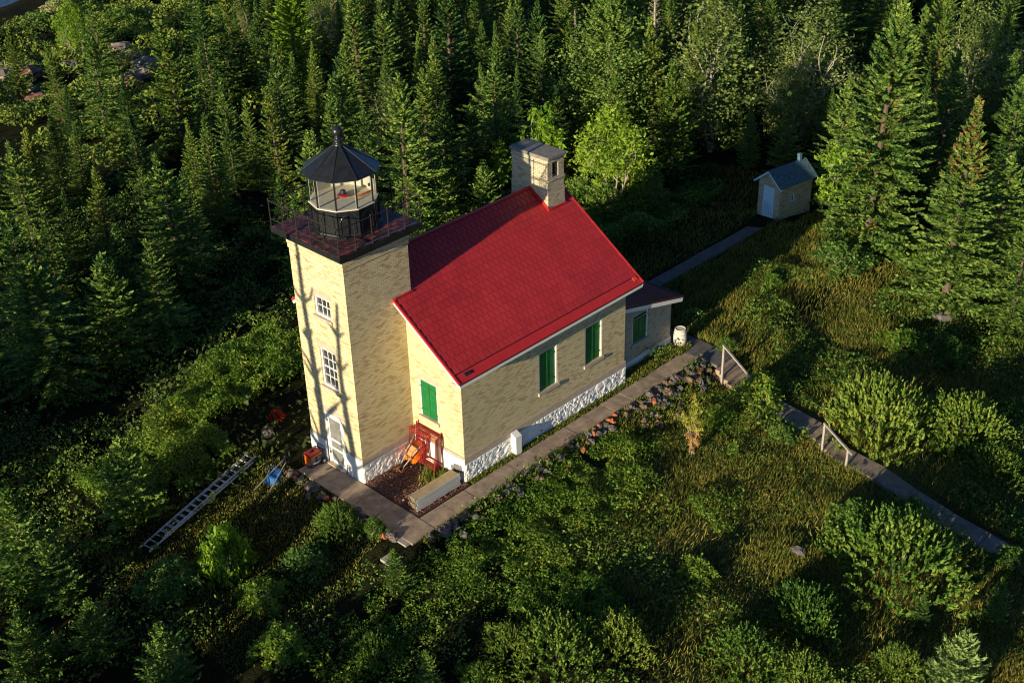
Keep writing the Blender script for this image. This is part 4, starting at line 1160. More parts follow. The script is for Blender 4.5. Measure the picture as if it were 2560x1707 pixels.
# ------------------------------------------------------------------ trees
# <TREES>
TREES = [
 ('spruce', 13.83, 47.89, 5.6, 1.1, 'slim mid green spruce left of the pale lichen rocks, small crown'),
 ('spruce', 12.25, 43.53, 4.0, 1.1, 'short spruce with yellow lower boughs below the slim spruce at upper left'),
 ('fir', 14.23, 42.85, 7.2, 1.22, 'open fir with bare trunk showing, between the pale rock patches at upper left'),
 ('cedar', 15.09, 34.69, 8.8, 1.34, 'tall ragged yellow-green cedar with a bare patch of pale trunk, upper left'),
 ('spruce', 14.66, 28.72, 6.4, 1.22, 'spruce with rusty tip, up and left of the lantern'),
 ('fir', 13.61, 27.43, 4.2, 1.1, 'small bright spruce standing alone against black shade left of the lantern'),
 ('spruce', 14.79, 27.05, 5.6, 0.98, 'thin spire spruce just behind the small bright spruce left of the lantern'),
 ('rusty', 13.82, 23.05, 7.2, 1.1, 'spruce with rust-brown stem streaks left of the lantern roof'),
 ('spruce', 22.19, 35.2, 6.4, 1.22, 'spruce with brownish tip below the bright green tree at top left'),
 ('spruce', 23.25, 41.59, 6.4, 1.22, 'spruce near the top edge between the cedar and the bright green tree'),
 ('fir', 22.03, 41.83, 7.2, 1.22, 'thin fir with visible grey trunk at the top edge, right of the ragged cedar'),
 ('larch', 25.36, 36.76, 8.4, 1.65, 'broad bright green larch rising out of the top edge left of centre'),
 ('spruce', 24.62, 33.72, 5.2, 0.85, 'little pointed spruce right of the bright green larch'),
 ('cedar', 4.43, 32.54, 5.6, 1.16, 'lit yellow-green cedar column near the left edge, tip leaning left'),
 ('spruce', 1.95, 24.74, 4.8, 1.1, 'spruce below the lit cedar column near the left edge'),
 ('rusty', 3.48, 23.91, 5.6, 1.4, 'round-topped conifer with a rust-orange patch, left of the tower'),
 ('fir', 5.2, 20.12, 6.8, 1.59, 'broad dark fir above the black hollow left of the tower'),
 ('spruce', -0.19, 22.61, 5.2, 1.1, 'thin tipped spruce near the left edge, second below the lit cedar column'),
 ('fir', -3.35, 18.97, 7.2, 1.46, 'wide fir cut by the left edge at mid height, upper one'),
 ('fir', -3.82, 16.48, 6.4, 1.83, 'big drooping fir at the left edge above the black hollow'),
 ('spruce', 0.69, 17.35, 5.6, 1.22, 'dark blue-green spruce in the shade right of the big drooping fir'),
 ('fir', 1.2, 15.26, 5.2, 1.34, 'shaded fir with a few lit tiers in the black hollow left of the tower'),
 ('maple', 22.43, 61.0, 5, 0.8, 'bright green round tree by the water at the top left corner'),
 ('cedar', 14.57, 55.15, 5.6, 1.22, 'yellow-green cedar cut by the left edge near the top'),
 ('spruce', 13.92, 39.13, 4.8, 0.98, 'spruce behind the reddish rocks at upper left'),
 ('spruce', 9.79, 30.95, 4.8, 1.1, 'dim spruce below the reddish rocks, left of the ragged cedar'),
 ('spruce', 11.74, 28.33, 4.8, 1.1, 'dim spruce right of the ragged cedar foot'),
 ('spruce', 26.04, 30.71, 8.0, 1.34, 'tall full spruce at the top edge above the lantern ball'),
 ('spruce', 27.87, 30.05, 8.0, 1.22, 'spruce cut by the top edge, right of the one above the lantern ball'),
 ('spruce', 29.72, 30.81, 7.6, 1.1, 'slim spruce cut by the top edge, second right of the lantern ball'),
 ('spruce', 26.11, 24.84, 6.8, 0.92, 'narrow grey-tipped spire spruce between lantern and chimney'),
 ('spruce', 26.04, 23.46, 6.8, 1.1, 'spire spruce touching the narrow grey-tipped one on its right'),
 ('spruce', 29.35, 25.83, 8.8, 1.52, 'tall wide spruce at the top edge halfway between lantern and chimney'),
 ('rusty', 31.35, 25.92, 6.4, 0.98, 'spruce with a rust-brown dying stem above the chimney, to its left'),
 ('spruce', 31.76, 24.9, 6.4, 0.85, 'thin spruce just right of the rust-brown stemmed one'),
 ('spruce', 30.68, 22.72, 6.8, 0.85, 'thin spruce with leaning tip, left of the pair of tall spires'),
 ('spruce', 27.13, 20.55, 5.6, 0.92, 'short spire spruce below the two thin spruces, up left of the chimney'),
 ('fir', 24.51, 17.0, 7.2, 1.65, 'broad shaded fir directly up left of the chimney'),
 ('spruce', 29.49, 20.08, 5.2, 0.73, 'needle-thin grey spire in the black gap up left of the chimney'),
 ('spruce', 33.81, 24.12, 8.0, 1.1, 'tall spire above the chimney, left one of the pair at the top edge'),
 ('spruce', 33.21, 21.81, 8.0, 1.16, 'tall spire above the chimney, right one of the pair at the top edge'),
 ('spruce', 29.6, 17.9, 7.2, 1.04, 'spruce column directly above the chimney cap'),
 ('spruce', 42.52, 27.82, 4.8, 0.73, 'small pointed spruce in the black gap beside the giant cedar'),
 ('dead', 39.02, 23.82, 5.6, 0.73, 'thin dead grey spire left of the giant cedar'),
 ('bigcedar', 31.33, 14.49, 10.5, 1.15, 'giant dense olive cedar at the top edge behind the bright maple'),
 ('cedar', 32.77, 12.13, 8.0, 1.22, 'olive cedar at the right flank of the giant cedar'),
 ('fir', 15.37, 14.37, 9.2, 1.15, 'prominent spruce with rusty leader standing behind the gallery right corner'),
 ('fir', 19.15, 23.91, 7.2, 1.34, 'full spruce directly behind the lantern roof and ball'),
 ('sapling', 24.75, 13.45, 5.5, 0.8, 'thin young maple with airy leaves just behind the chimney'),
 ('sapling', 22.96, 15.1, 3.6, 0.7, 'small bright maple sapling left of the chimney cap'),
 ('maple', 25.64, 9.15, 5.8, 1.05, 'bright yellow-green maple with pale forked stems right of the chimney'),
 ('cedar', 35.25, 10.96, 7.6, 1.04, 'rusty green cedar column left of the outhouse, right one of two'),
 ('cedar', 30.1, 8.62, 7.2, 1.22, 'yellow-green cedar column right of the bright maple'),
 ('aspen', 35.45, 9.79, 10, 1.2, 'pale leafy aspen at the top edge above the rusty green cedar'),
 ('rusty', 42.57, 11.17, 7.0, 1.4, 'broad cedar with orange-brown shoulders above the outhouse, to its left'),
 ('spruce', 36.21, 8.85, 4.5, 1.22, 'young dark spruce left of the outhouse roof'),
 ('aspen', 38.83, 6.53, 6.5, 1, 'aspen with pale bent branches above the outhouse'),
 ('aspen', 41.19, 7.11, 9, 1.2, 'leafy aspen with white crooked limbs at the top edge above the outhouse'),
 ('giantfir', 29.97, -3.84, 13, 1.05, 'giant broad fir with spreading tiers right of the outhouse'),
 ('sapling', 31.05, -1.21, 4.8, 0.8, 'slender leafy sapling with thin bare stem right beside the outhouse'),
 ('rusty', 45.36, 1.05, 8.8, 0.92, 'very narrow rusty brown cedar at the top edge, right of the giant fir'),
 ('fir', 38.68, -3.05, 8.0, 1.34, 'mottled fir just right of the giant fir'),
 ('spruce', 41.56, -0.31, 5.6, 0.85, 'thin spruce squeezed behind the giant fir right flank'),
 ('browntop', 28.55, -9.06, 10.5, 1.25, 'tall cone-laden spruce with orange-brown pointed top at the right'),
 ('spruce', 45.21, -3.38, 6.4, 1.04, 'slim blue-green spruce near the upper right edge'),
 ('fir', 32.04, -9.66, 7.2, 1.52, 'fir with rusty crown cut by the right edge'),
 ('aspen', 46.59, -0.99, 9, 1, 'yellow-green aspen near the top right corner'),
 ('aspen', 48.59, -2.55, 7, 1, 'dark leafy aspen cut by the right edge at top'),
 ('fir', 30.27, -11.68, 5.6, 1.46, 'blue-green fir cut by the right edge at mid height'),
 ('fir', 26.11, 6.67, 3.2, 1.34, 'mid green fir between the bright maple and the dark yard'),
 ('spruce', 22.29, 16.48, 5.6, 1.22, 'shaded spruce behind the maple sapling left of the chimney'),
 ('fir', 19.16, 15.64, 6.4, 1.22, 'dark fir between the prominent spruce and the chimney'),
 ('youngfir', -6.86, 5.43, 3.6, 1.1, 'bushy young fir standing in the light above the ladder'),
 ('youngfir', -11.18, 4.98, 4.2, 1.1, 'wide dark fir at the lower left edge'),
 ('youngfir', -11.09, 3.12, 3.0, 1.1, 'sprawling young fir right of the wide one at the lower left edge'),
 ('youngfir', -13.07, 1.3, 2.8, 1.2, 'young fir at the bottom left corner'),
 ('youngfir', -11.33, 0.34, 2.4, 1.2, 'young fir beside the bottom left corner one, to its right'),
 ('youngfir', -10.65, -3.11, 3.0, 1.1, 'low shaded fir at the bottom edge, left of centre'),
 ('youngfir', -2.74, -4.88, 1.6, 1.1, 'low bright juniper-like fir by the stepping slabs'),
 ('youngfir', -4.62, -8.47, 1.8, 0.8, 'small pointed fir at the bottom edge below the stepping slabs'),
 ('yellow', 10.7, -7.42, 3.0, 0.5, 'yellow leaved sapling with salmon foot in the lawn'),
 ('browntop', 13.51, -18.47, 1.8, 0.9, 'small rusty conifer near the right edge by the lower path'),
 ('bluepine', 7.96, -20.47, 2.6, 1.1, 'pale green young pine at the bottom right'),
 ('youngfir', 12.47, -19.78, 2.0, 0.8, 'dark green fir sapling near the right edge'),
 ('youngfir', 10.12, -18.02, 1.6, 0.8, 'narrow young fir beside the big spreading shrub'),
 ('youngfir', 18.13, 14.47, 3.5, 1.1, 'bushy young fir rising behind the red roof, left of the chimney'),
 ('youngfir', 19.57, 12.98, 3.6, 1, 'yellowish young fir touching the left side of the chimney'),
 ('youngfir', 14.15, 12.32, 3, 1.2, 'twiggy young fir between the gallery and the roof ridge'),
 ('youngfir', -1.13, 15.63, 5, 1.2, 'dark fir with lit shoulder in the hollow at left'),
]
SHRUBS = [
 ('lime', -6.27, 0.2, 0.91, 1.91, 'bright lime-green young tree below the blue wheelbarrow'),
 ('spread', 11.42, -16.23, 2.59, 2.13, 'largest spreading conifer shrub at lower right, along the path'),
 ('leafy', 12.56, -13.81, 1.0, 0.99, 'bright green leafy bush crowding the big spreading shrub'),
 ('spread', 7.05, -15.19, 1.48, 1.3, 'domed conifer shrub left of the big spreading one'),
 ('spread', 3.82, -14.93, 1.49, 1.15, 'bright spreading shrub at the bottom edge right of centre'),
 ('spread', 4.68, -16.62, 1.28, 0.99, 'shrub at the bottom edge under the domed one'),
 ('spread', 7.75, -18.51, 0.89, 0.88, 'small dark shrub beside the pale green pine at bottom right'),
 ('spread', 18.25, -11.42, 2.2, 2.18, 'round arborvitae shrub beside the lower handrail'),
 ('spread', 21.02, -13.94, 1.9, 1.46, 'spreading shrub right of the round arborvitae'),
 ('spread', 20.19, -15.84, 1.42, 0.94, 'lower shrub near the right edge behind the arborvitae'),
 ('leafy', 15.84, -7.17, 1.08, 1.31, 'round green bush covering the upper stairs foot'),
 ('leafy', 14.48, -9.17, 0.56, 0.61, 'small bright bush below the round one by the path'),
 ('leafy', 5.89, -11.26, 0.78, 0.86, 'green leafy bush in the lower lawn'),
 ('spread', -0.83, -10.58, 1.79, 1.38, 'large spreading conifer shrub at the bottom centre'),
 ('spread', 1.18, -11.51, 1.26, 1.11, 'yellowish spreading shrub right of the bottom centre one'),
 ('spread', -1.78, -9.28, 0.96, 0.74, 'spreading shrub left of the bottom centre one'),
 ('spread', -3.31, -9.48, 0.81, 0.62, 'dark low shrub at the bottom edge left of the large one'),
 ('spread', -5.04, -6.12, 1.17, 0.78, 'yellow-tipped low shrub at the bottom edge below the slabs'),
 ('spread', -2.44, -1.36, 0.92, 0.91, 'dark green bush growing against the front path rocks'),
 ('leafy', -1.68, -2.49, 0.47, 0.57, 'small upright bush at the path corner'),
 ('leafy', 15.42, -14.89, 0.5, 0.5, 'pale whitish flowering bush on the lower path edge'),
 ('leafy', 27.4, -3.97, 1.33, 1.17, 'olive bush left one of the group right of the outhouse'),
 ('leafy', 30.42, -4.22, 1.59, 1.57, 'pale tipped bush in the middle of the group right of the outhouse'),
 ('leafy', 31.54, -5.62, 1.28, 1.27, 'bush right one of the group right of the outhouse'),
 ('leafy', 23.58, -2.56, 0.59, 0.65, 'small bush at the edge of the building shadow'),
 ('leafy', 25.87, -10.8, 0.88, 0.97, 'bush with pale bare stems in the right meadow'),
 ('leafy', 24.3, -9.15, 1.15, 0.76, 'low meadow bush right of the dark stair hollow'),
 ('leafy', 25.26, 9.48, 1.44, 1.42, 'yellow-green bush behind the roof right edge'),
 ('leafy', 27.16, 8.77, 1.57, 1.73, 'orange tinted bush below the bright maple'),
 ('leafy', 25.52, 11.45, 1.01, 1.12, 'green bush between chimney and roof edge'),
 ('leafy', 17.36, -4.32, 0.47, 0.46, 'small weedy bush at the top of the stairs'),
 ('red', 0.48, 6.14, 0.34, 0.48, 'small bright red-orange bush left of the tower door'),
 ('leafy', 15.61, -18.96, 0.82, 0.73, 'dim bush by the lower right edge'),
 ('leafy', -7.25, -4.14, 0.96, 0.74, 'dark bush in the shade at the bottom left of centre'),
 ('leafy', -7.98, 1.11, 1.03, 0.91, 'reddish olive bush in the shade lower left'),
 ('leafy', -4.18, -1.75, 0.88, 0.77, 'grey twiggy bush below the blue wheelbarrow'),
 ('leafy', -6.2, -1.88, 0.86, 0.66, 'dim bush right of the lime-green young tree'),
 ('leafy', 29.29, 65.78, 2.17, 1.43, 'olive mound bush on the far slope at upper left'),
 ('leafy', 25.07, 64.08, 1.93, 1.28, 'second olive mound bush on the far slope, lower one'),
 ('leafy', 24.75, 71.72, 2.05, 1.13, 'low far bush near the water'),
]
# </TREES>

def lattice(seed, n=64):
    return np.random.RandomState(seed).rand(n, n)
def vnoise(x, y, sc, seed):
    L = lattice(seed); n = L.shape[0]
    u, v = np.asarray(x) / sc + 100.0, np.asarray(y) / sc + 100.0
    i, j = np.floor(u).astype(int), np.floor(v).astype(int); f, g = u - i, v - j
    f, g = f * f * (3 - 2 * f), g * g * (3 - 2 * g)
    i0, i1, j0, j1 = i % n, (i + 1) % n, j % n, (j + 1) % n
    return (L[i0, j0] * (1 - f) + L[i1, j0] * f) * (1 - g) + (L[i0, j1] * (1 - f) + L[i1, j1] * f) * g

def conifer(seed, H, rb, whorl, nb, droop, card=(.17, .05), kind='spruce', low=.05, shape=.85, brown=0.0, browntop=0.0, clump=0.0):
    """returns crown cards, material index, trunk builder"""
    rg = np.random.RandomState(seed)
    C, A, B_, MI = [], [], [], []
    z = low * H
    ph = 0.0
    mb = MB(); bend = rg.uniform(-.02, .02, 2) * H
    trunk = [(bend[0] * (t ** 2), bend[1] * (t ** 2), H * t) for t in np.linspace(0, 1, 7)]
    mb.tube(trunk, [max(.012, .017 * H * (1 - t) ** .9) for t in np.linspace(0, 1, 7)], 7)
    while z < H * .985:
        t = z / H
        R_ = rb * (1 - t) ** shape * (1 + clump * (rg.rand() - .5))
        if t < .18: R_ *= .75 + t * 1.4
        n_ = nb if t < .8 else max(4, nb - 2)
        for k in range(n_):
            if rg.rand() < .10 + clump * .15: continue
            az = ph + 2 * math.pi * (k + rg.uniform(-.3, .3)) / n_
            L = max(.10, R_ * rg.uniform(.68, 1.18)) + .06
            e = droop + (1.25 - droop) * t ** 2.2 + rg.uniform(-.12, .12)
            dh = np.array([math.cos(az), math.sin(az), 0.0]); sd = np.array([-dh[1], dh[0], 0.0])
            z0 = z + rg.uniform(-.5, .5) * whorl
            ns = max(3, int(L / .085))
            tt = np.linspace(.12, 1.0, ns) + rg.uniform(-.02, .02, ns)
            base = np.array([bend[0] * t * t, bend[1] * t * t, z0])
            P = base + dh * (L * tt)[:, None] * math.cos(e) + np.array([0, 0, 1.0]) * (L * tt * math.sin(e) + .16 * L * tt ** 2)[:, None]
            d0 = dh * math.cos(e) + np.array([0, 0, math.sin(e)])
            for sgn in (-1, 1, 0):
                tl = (card[0] if sgn == 0 else .0) + (abs(sgn)) * np.clip(.42 * L * (1.05 - tt), .07, .36)
                td = unit(d0 * .62 + sd * sgn * .78 + rg.normal(size=(ns, 3)) * .16 + np.array([0, 0, .10 if sgn else .25]))
                m_ = max(1, int(np.max(tl) / (card[0] * 1.15)))
                for q in range(m_):
                    fr = (q + .5) / m_
                    c_ = P + td * (tl * fr)[:, None]
                    keep = tl > q * card[0] * 1.0
                    c_ = c_[keep]; nk = len(c_)
                    if nk == 0: continue
                    dd = unit(td[keep] + rg.normal(size=(nk, 3)) * .22)
                    up_ = rand_dirs(rg, nk, 1.1); bb = unit(np.cross(dd, up_))
                    ln = card[0] * rg.uniform(.75, 1.25, nk)[:, None]; wd = card[1] * rg.uniform(.7, 1.35, nk)[:, None]
                    C.append(c_); A.append(dd * ln * .62); B_.append(bb * wd)
                    rr = np.hypot(c_[:, 0], c_[:, 1]) / max(.2, R_)
                    p = brown * (rr < .5) + (browntop * (c_[:, 2] > H * .66) * rg.uniform(.6, 1.4))
                    MI.append((rg.rand(nk) < p).astype(int))
        ph += rg.uniform(.3, 1.0)
        z += whorl * rg.uniform(.8, 1.2) * (1.0 if t < .7 else .72)
    # leader
    m_ = 14; zz = np.linspace(H * .95, H * 1.02, m_)
    c_ = np.stack([np.full(m_, bend[0]), np.full(m_, bend[1]), zz], 1) + rg.normal(size=(m_, 3)) * .015
    dd = unit(rand_dirs(rg, m_, 1.2)); bb = unit(np.cross(dd, rand_dirs(rg, m_)))
    C.append(c_); A.append(dd * .07); B_.append(bb * .03); MI.append((rg.rand(m_) < browntop).astype(int))
    C, A, B_, MI = map(np.concatenate, (C, A, B_, MI))
    return cards(C, A, B_), MI, mb

def stems(mb, rg, H, n, spread, r0, fork=2):
    """forked stems from the base, returns branch tip points"""
    tips = []
    def grow(p, d, L, r, lv):
        pts = [p]; q = p
        for k in range(4):
            d = unit(d + rg.normal(size=3) * .16 + np.array([0, 0, .08])); q = q + d * L / 4; pts.append(q)
        mb.tube([tuple(x) for x in pts], [r * (1 - .14 * k) for k in range(5)], 6)
        if lv == 0: tips.append(q); return
        for k in range(rg.randint(2, 4)):
            nd = unit(d + rg.normal(size=3) * .55 + np.array([0, 0, .15])); grow(pts[rg.randint(2, 5)], nd, L * .68, r * .55, lv - 1)
    for k in range(n):
        az = 2 * math.pi * (k + rg.rand()) / n
        grow(np.array([.03 * math.cos(az), .03 * math.sin(az), 0.0]), unit(np.array([spread * math.cos(az), spread * math.sin(az), 1.0])), H * .42, r0, fork)
    return np.array(tips)

def leafy_tree(seed, H, r, zc, nst, spread, ncl, nlf, size, pale=True, fill=1.0):
    rg = np.random.RandomState(seed); mb = MB()
    tips = stems(mb, rg, H, nst, spread, .008 * H + .01)
    cl = []
    while len(cl) < ncl:
        p = rg.uniform(-1, 1, 3); q = np.linalg.norm(p)
        if q > 1 or q < .35: continue
        th = math.atan2(p[1], p[0]); lob = 1 + .22 * math.sin(3 * th + seed) + .15 * math.sin(5 * th + 2 * seed)
        zz = zc + p[2] * (H - zc) * (1.0 if p[2] > 0 else .9)
        rr = r * lob * (1.0 if p[2] < .1 else (1 - .55 * p[2]))
        cl.append((p[0] * rr, p[1] * rr, zz))
    cl = np.array(cl)
    if len(tips): cl = np.concatenate([cl, tips[:ncl // 3]])
    cc = np.repeat(cl, nlf, 0); rad = np.repeat(rg.uniform(.55, 1.25, len(cl)), nlf)
    off = rg.normal(size=cc.shape) * (rad * .085 * r / .9 * 1.5)[:, None]; off[:, 2] *= .75
    cc = cc + off; cc[:, 2] = np.maximum(cc[:, 2], .08 * H)
    return leaf_cloud(rg, cc, size, .9, .55), None, mb

def spreader(seed, H, r, ntuft, per, card=(.10, .034), upb=.55):
    """low conifer shrub: sprays that point out and up all over a lumpy dome"""
    rg = np.random.RandomState(seed); mb = MB()
    stems(mb, rg, H * 1.1, 5, .9, .03, 1)
    C, A, B_ = [], [], []
    for k in range(ntuft):
        az = rg.rand() * 2 * math.pi; q = rg.rand() ** .62
        lob = 1 + .16 * math.sin(4 * az + seed) + .12 * math.sin(7 * az + 2 * seed)
        x, y = q * r * lob * math.cos(az), q * r * lob * math.sin(az)
        zt = H * (1 - q ** 2.4) * rg.uniform(.72, 1.12) + .10
        d = unit(np.array([math.cos(az) * q * .85, math.sin(az) * q * .85, upb + .35 * (1 - q)]) + rg.normal(size=3) * .16)
        L = rg.uniform(.24, .48) * r ** .3
        m_ = per; s_ = np.linspace(0, 1, m_)
        ctr = np.array([x, y, zt]) - d * L * .6
        cc = ctr + d * (s_ * L)[:, None] + np.array([0, 0, .10]) * (s_ ** 2)[:, None] * L
        side = unit(np.cross(d, rand_dirs(rg, 1)[0])); side2 = np.cross(d, side)
        ang = s_ * 9 + rg.rand() * 6
        out = side * np.cos(ang)[:, None] + side2 * np.sin(ang)[:, None]
        dd = unit(d * .8 + out * .75)
        cc = cc + out * .03
        bb = unit(np.cross(dd, rand_dirs(rg, m_)))
        taper = (1.15 - .55 * s_)[:, None]
        C.append(cc); A.append(dd * card[0] * taper * .6); B_.append(bb * card[1] * taper)
    C, A, B_ = map(np.concatenate, (C, A, B_))
    return cards(C, A, B_), None, mb

def bush(seed, r, H, ncl, nlf, size):
    rg = np.random.RandomState(seed); mb = MB()
    tips = stems(mb, rg, H * 1.25, 6, .8, .014 * r + .008, 1)
    az = rg.rand(ncl) * 2 * math.pi; q = rg.rand(ncl) ** .55
    lob = 1 + .18 * np.sin(3 * az + seed) + .12 * np.sin(8 * az)
    z = H * (1 - q ** 2.2) * rg.uniform(.55, 1.08, ncl) + .05
    cl = np.stack([q * r * lob * np.cos(az), q * r * lob * np.sin(az), z], 1)
    cc = np.repeat(cl, nlf, 0) + rg.normal(size=(ncl * nlf, 3)) * .085 * r ** .5
    cc[:, 2] = np.maximum(cc[:, 2], .03)
    return leaf_cloud(rg, cc, size, .8, .55), None, mb

PROTO = {}
def add_proto(kind, H, gen, leafm, bark, part='crown', root='conifer'):
    PROTO.setdefault(kind, []).append(dict(H=H, gen=gen, leafm=leafm, bark=bark, part=part, root=root, obj=None, used=False))
for s_ in (1, 2, 3, 4, 51, 52, 53):
    add_proto('spruce', 8.5, lambda s_=s_: conifer(s_, 8.5, (1.30 + .08 * s_) if s_ < 9 else 1.15 + .25 * (s_ - 50), .30 - .02 * (s_ % 3), 8 + s_ % 3, -.16 + .08 * (s_ % 4), clump=.12 * (s_ % 4), shape=.75 + .12 * (s_ % 3), brown=.12 * (s_ % 2)), [M['f_spruce'], M['f_brown']], M['bark'], root='spruce')
for s_ in (5, 6, 7):
    add_proto('fir', 9.0, lambda s_=s_: conifer(s_, 9.0, 2.0 + .1 * s_ % .3, .36, 8, -.22, card=(.19, .052), clump=.5, shape=.8), [M['f_fir'], M['f_brown']], M['bark'], root='fir')
for s_ in (8, 9):
    add_proto('cedar', 9.0, lambda s_=s_: conifer(s_, 9.0, 1.35, .30, 8, .22, card=(.17, .07), clump=.6, shape=.55, brown=.10), [M['f_cedar'], M['f_brown']], M['bark'], root='cedar')
for s_ in (10, 11):
    add_proto('rusty', 9.0, lambda s_=s_: conifer(s_, 9.0, 1.25, .30, 8, .0, clump=.4, shape=.65, brown=.32), [M['f_cedar'], M['f_brown']], M['bark'], root='spruce')
add_proto('browntop', 10.0, lambda: conifer(12, 10.0, 1.9, .28, 10, -.12, card=(.18, .055), shape=.95, browntop=.42), [M['f_olive'], M['f_brown']], M['bark'], root='spruce')
add_proto('larch', 10.0, lambda: conifer(13, 10.0, 1.9, .32, 9, .12, card=(.17, .07), clump=.5, shape=.6), [M['f_bright'], M['f_brown']], M['bark'], root='larch')
add_proto('giantfir', 13.0, lambda: conifer(14, 13.0, 3.1, .42, 12, -.14, card=(.21, .070), clump=.5, shape=.85, brown=.12), [M['f_fir'], M['f_brown']], M['bark'], root='fir')
def bigc():
    V1, m1, mb_ = conifer(40, 11.0, 2.3, .30, 12, .05, card=(.17, .065), clump=.7, shape=.38)
    V2, _, _ = leafy_tree(44, 11.0, 2.3, 5.0, 1, .05, 260, 60, .075)
    return np.concatenate([V1, V2]), np.concatenate([m1 * 0, np.zeros(len(V2), int)]), mb_
add_proto('bigcedar', 11.0, bigc, [M['f_olive'], M['f_brown']], M['bark'], root='cedar')
add_proto('lime', 1.0, lambda: bush(41, 1.0, 1.0, 110, 30, .06), [M['f_bright']], M['pale_bark'], 'foliage', 'young_tree')
add_proto('dead', 8.0, lambda: conifer(15, 8.0, .55, .30, 5, .1, card=(.12, .02), shape=.5), [M['pale_bark'], M['f_brown']], M['pale_bark'], root='dead_spruce')
for s_ in (16, 17, 18):
    add_proto('youngfir', 3.2, lambda s_=s_: conifer(s_, 3.2, 1.15, .17, 9, .18, card=(.12, .036), low=.03, shape=.8, clump=.3), [M['f_fir'], M['f_brown']], M['bark'], root='young_fir')
add_proto('bluepine', 2.4, lambda: conifer(19, 2.4, .95, .16, 9, .45, card=(.17, .032), low=.05, shape=.7), [M['f_blue'], M['f_brown']], M['bark'], root='pine_sapling')
for s_ in (20, 21):
    add_proto('maple', 6.0, lambda s_=s_: leafy_tree(s_, 6.0, 2.0, 3.6, 4, .45, 150, 42, .085), [M['f_bright']], M['pale_bark'], root='maple')
for s_ in (22, 23):
    add_proto('aspen', 7.0, lambda s_=s_: leafy_tree(s_, 7.0, 1.9, 3.3, 3, .22, 170, 46, .06), [M['f_aspen']], M['pale_bark'], root='aspen')
for s_ in (24, 25):
    add_proto('sapling', 4.0, lambda s_=s_: leafy_tree(s_, 4.0, .95, 2.2, 2, .22, 60, 34, .085), [M['f_bright']], M['pale_bark'], root='sapling')
def yel():
    V, _, mb_ = leafy_tree(26, 2.1, .45, 1.1, 2, .18, 60, 30, .05)
    z = V[:, 0, 2]; return V, (z < .95).astype(int), mb_
add_proto('yellow', 2.1, yel, [M['f_yellow'], M['f_salmon']], M['pale_bark'], root='sapling')
for s_ in (30, 31, 32):
    add_proto('spread', 1.0, lambda s_=s_: spreader(s_, 1.0, 1.5, 430, 16), [M['f_spread']], M['bark'], 'foliage', 'conifer_shrub')
for s_ in (33, 34, 35):
    add_proto('leafy', 1.0, lambda s_=s_: bush(s_, 1.0, 1.0, 130, 30, .055), [M[{33: 'f_leaf', 34: 'f_thicket', 35: 'f_olive'}[s_]]], M['pale_bark'], 'foliage', 'bush')
add_proto('red', 1.0, lambda: bush(36, 1.0, 1.0, 60, 26, .10), [M['f_red']], M['pale_bark'], 'foliage', 'bush')
RAD = {'spread': 1.5, 'leafy': 1.0, 'red': 1.0, 'lime': 1.0}

trg = random.Random(77)
def plant(kind, x, y, H, wd, label, cat, group=None, radius=None, lean=.03):
    P = PROTO[kind]; pr = P[trg.randrange(len(P))]
    unused = [q for q in P if not q['used']]
    if unused: pr = unused[0]
    if pr['obj'] is None:
        V, mi, mb_ = pr['gen']()
        root = bpy.data.objects.new(pr['root'], None); root.empty_display_size = .3; col.objects.link(root)
        quads_object(pr['part'], V, pr['leafm'], mi, root)
        mb_.build('trunk' if pr['part'] == 'crown' else 'stems', pr['bark'], root)
        pr['obj'] = root; pr['used'] = True
    else:
        src = pr['obj']; root = src.copy(); col.objects.link(root)
        for k in ('label', 'category', 'group'):
            if k in root: del root[k]
        for c_ in list(src.children):
            d = c_.copy(); col.objects.link(d); d.parent = root
    s_ = H / pr['H']
    if radius is not None: sx = radius / RAD[kind]
    else: sx = s_ * wd
    root.location = (x, y, float(ground(x, y)) - .05)
    root.scale = (sx, sx, s_)
    root.rotation_euler = (trg.uniform(-lean, lean), trg.uniform(-lean, lean), trg.uniform(0, 6.28))
    tag(root, label, cat, group)
    return root

for (kind, x, y, H, wd, lab) in TREES:
    plant(kind, x, y, H, wd, lab, 'tree')
for (kind, x, y, r_, h_, lab) in SHRUBS:
    plant(kind, x, y, h_, 1, lab, 'bush', radius=r_)

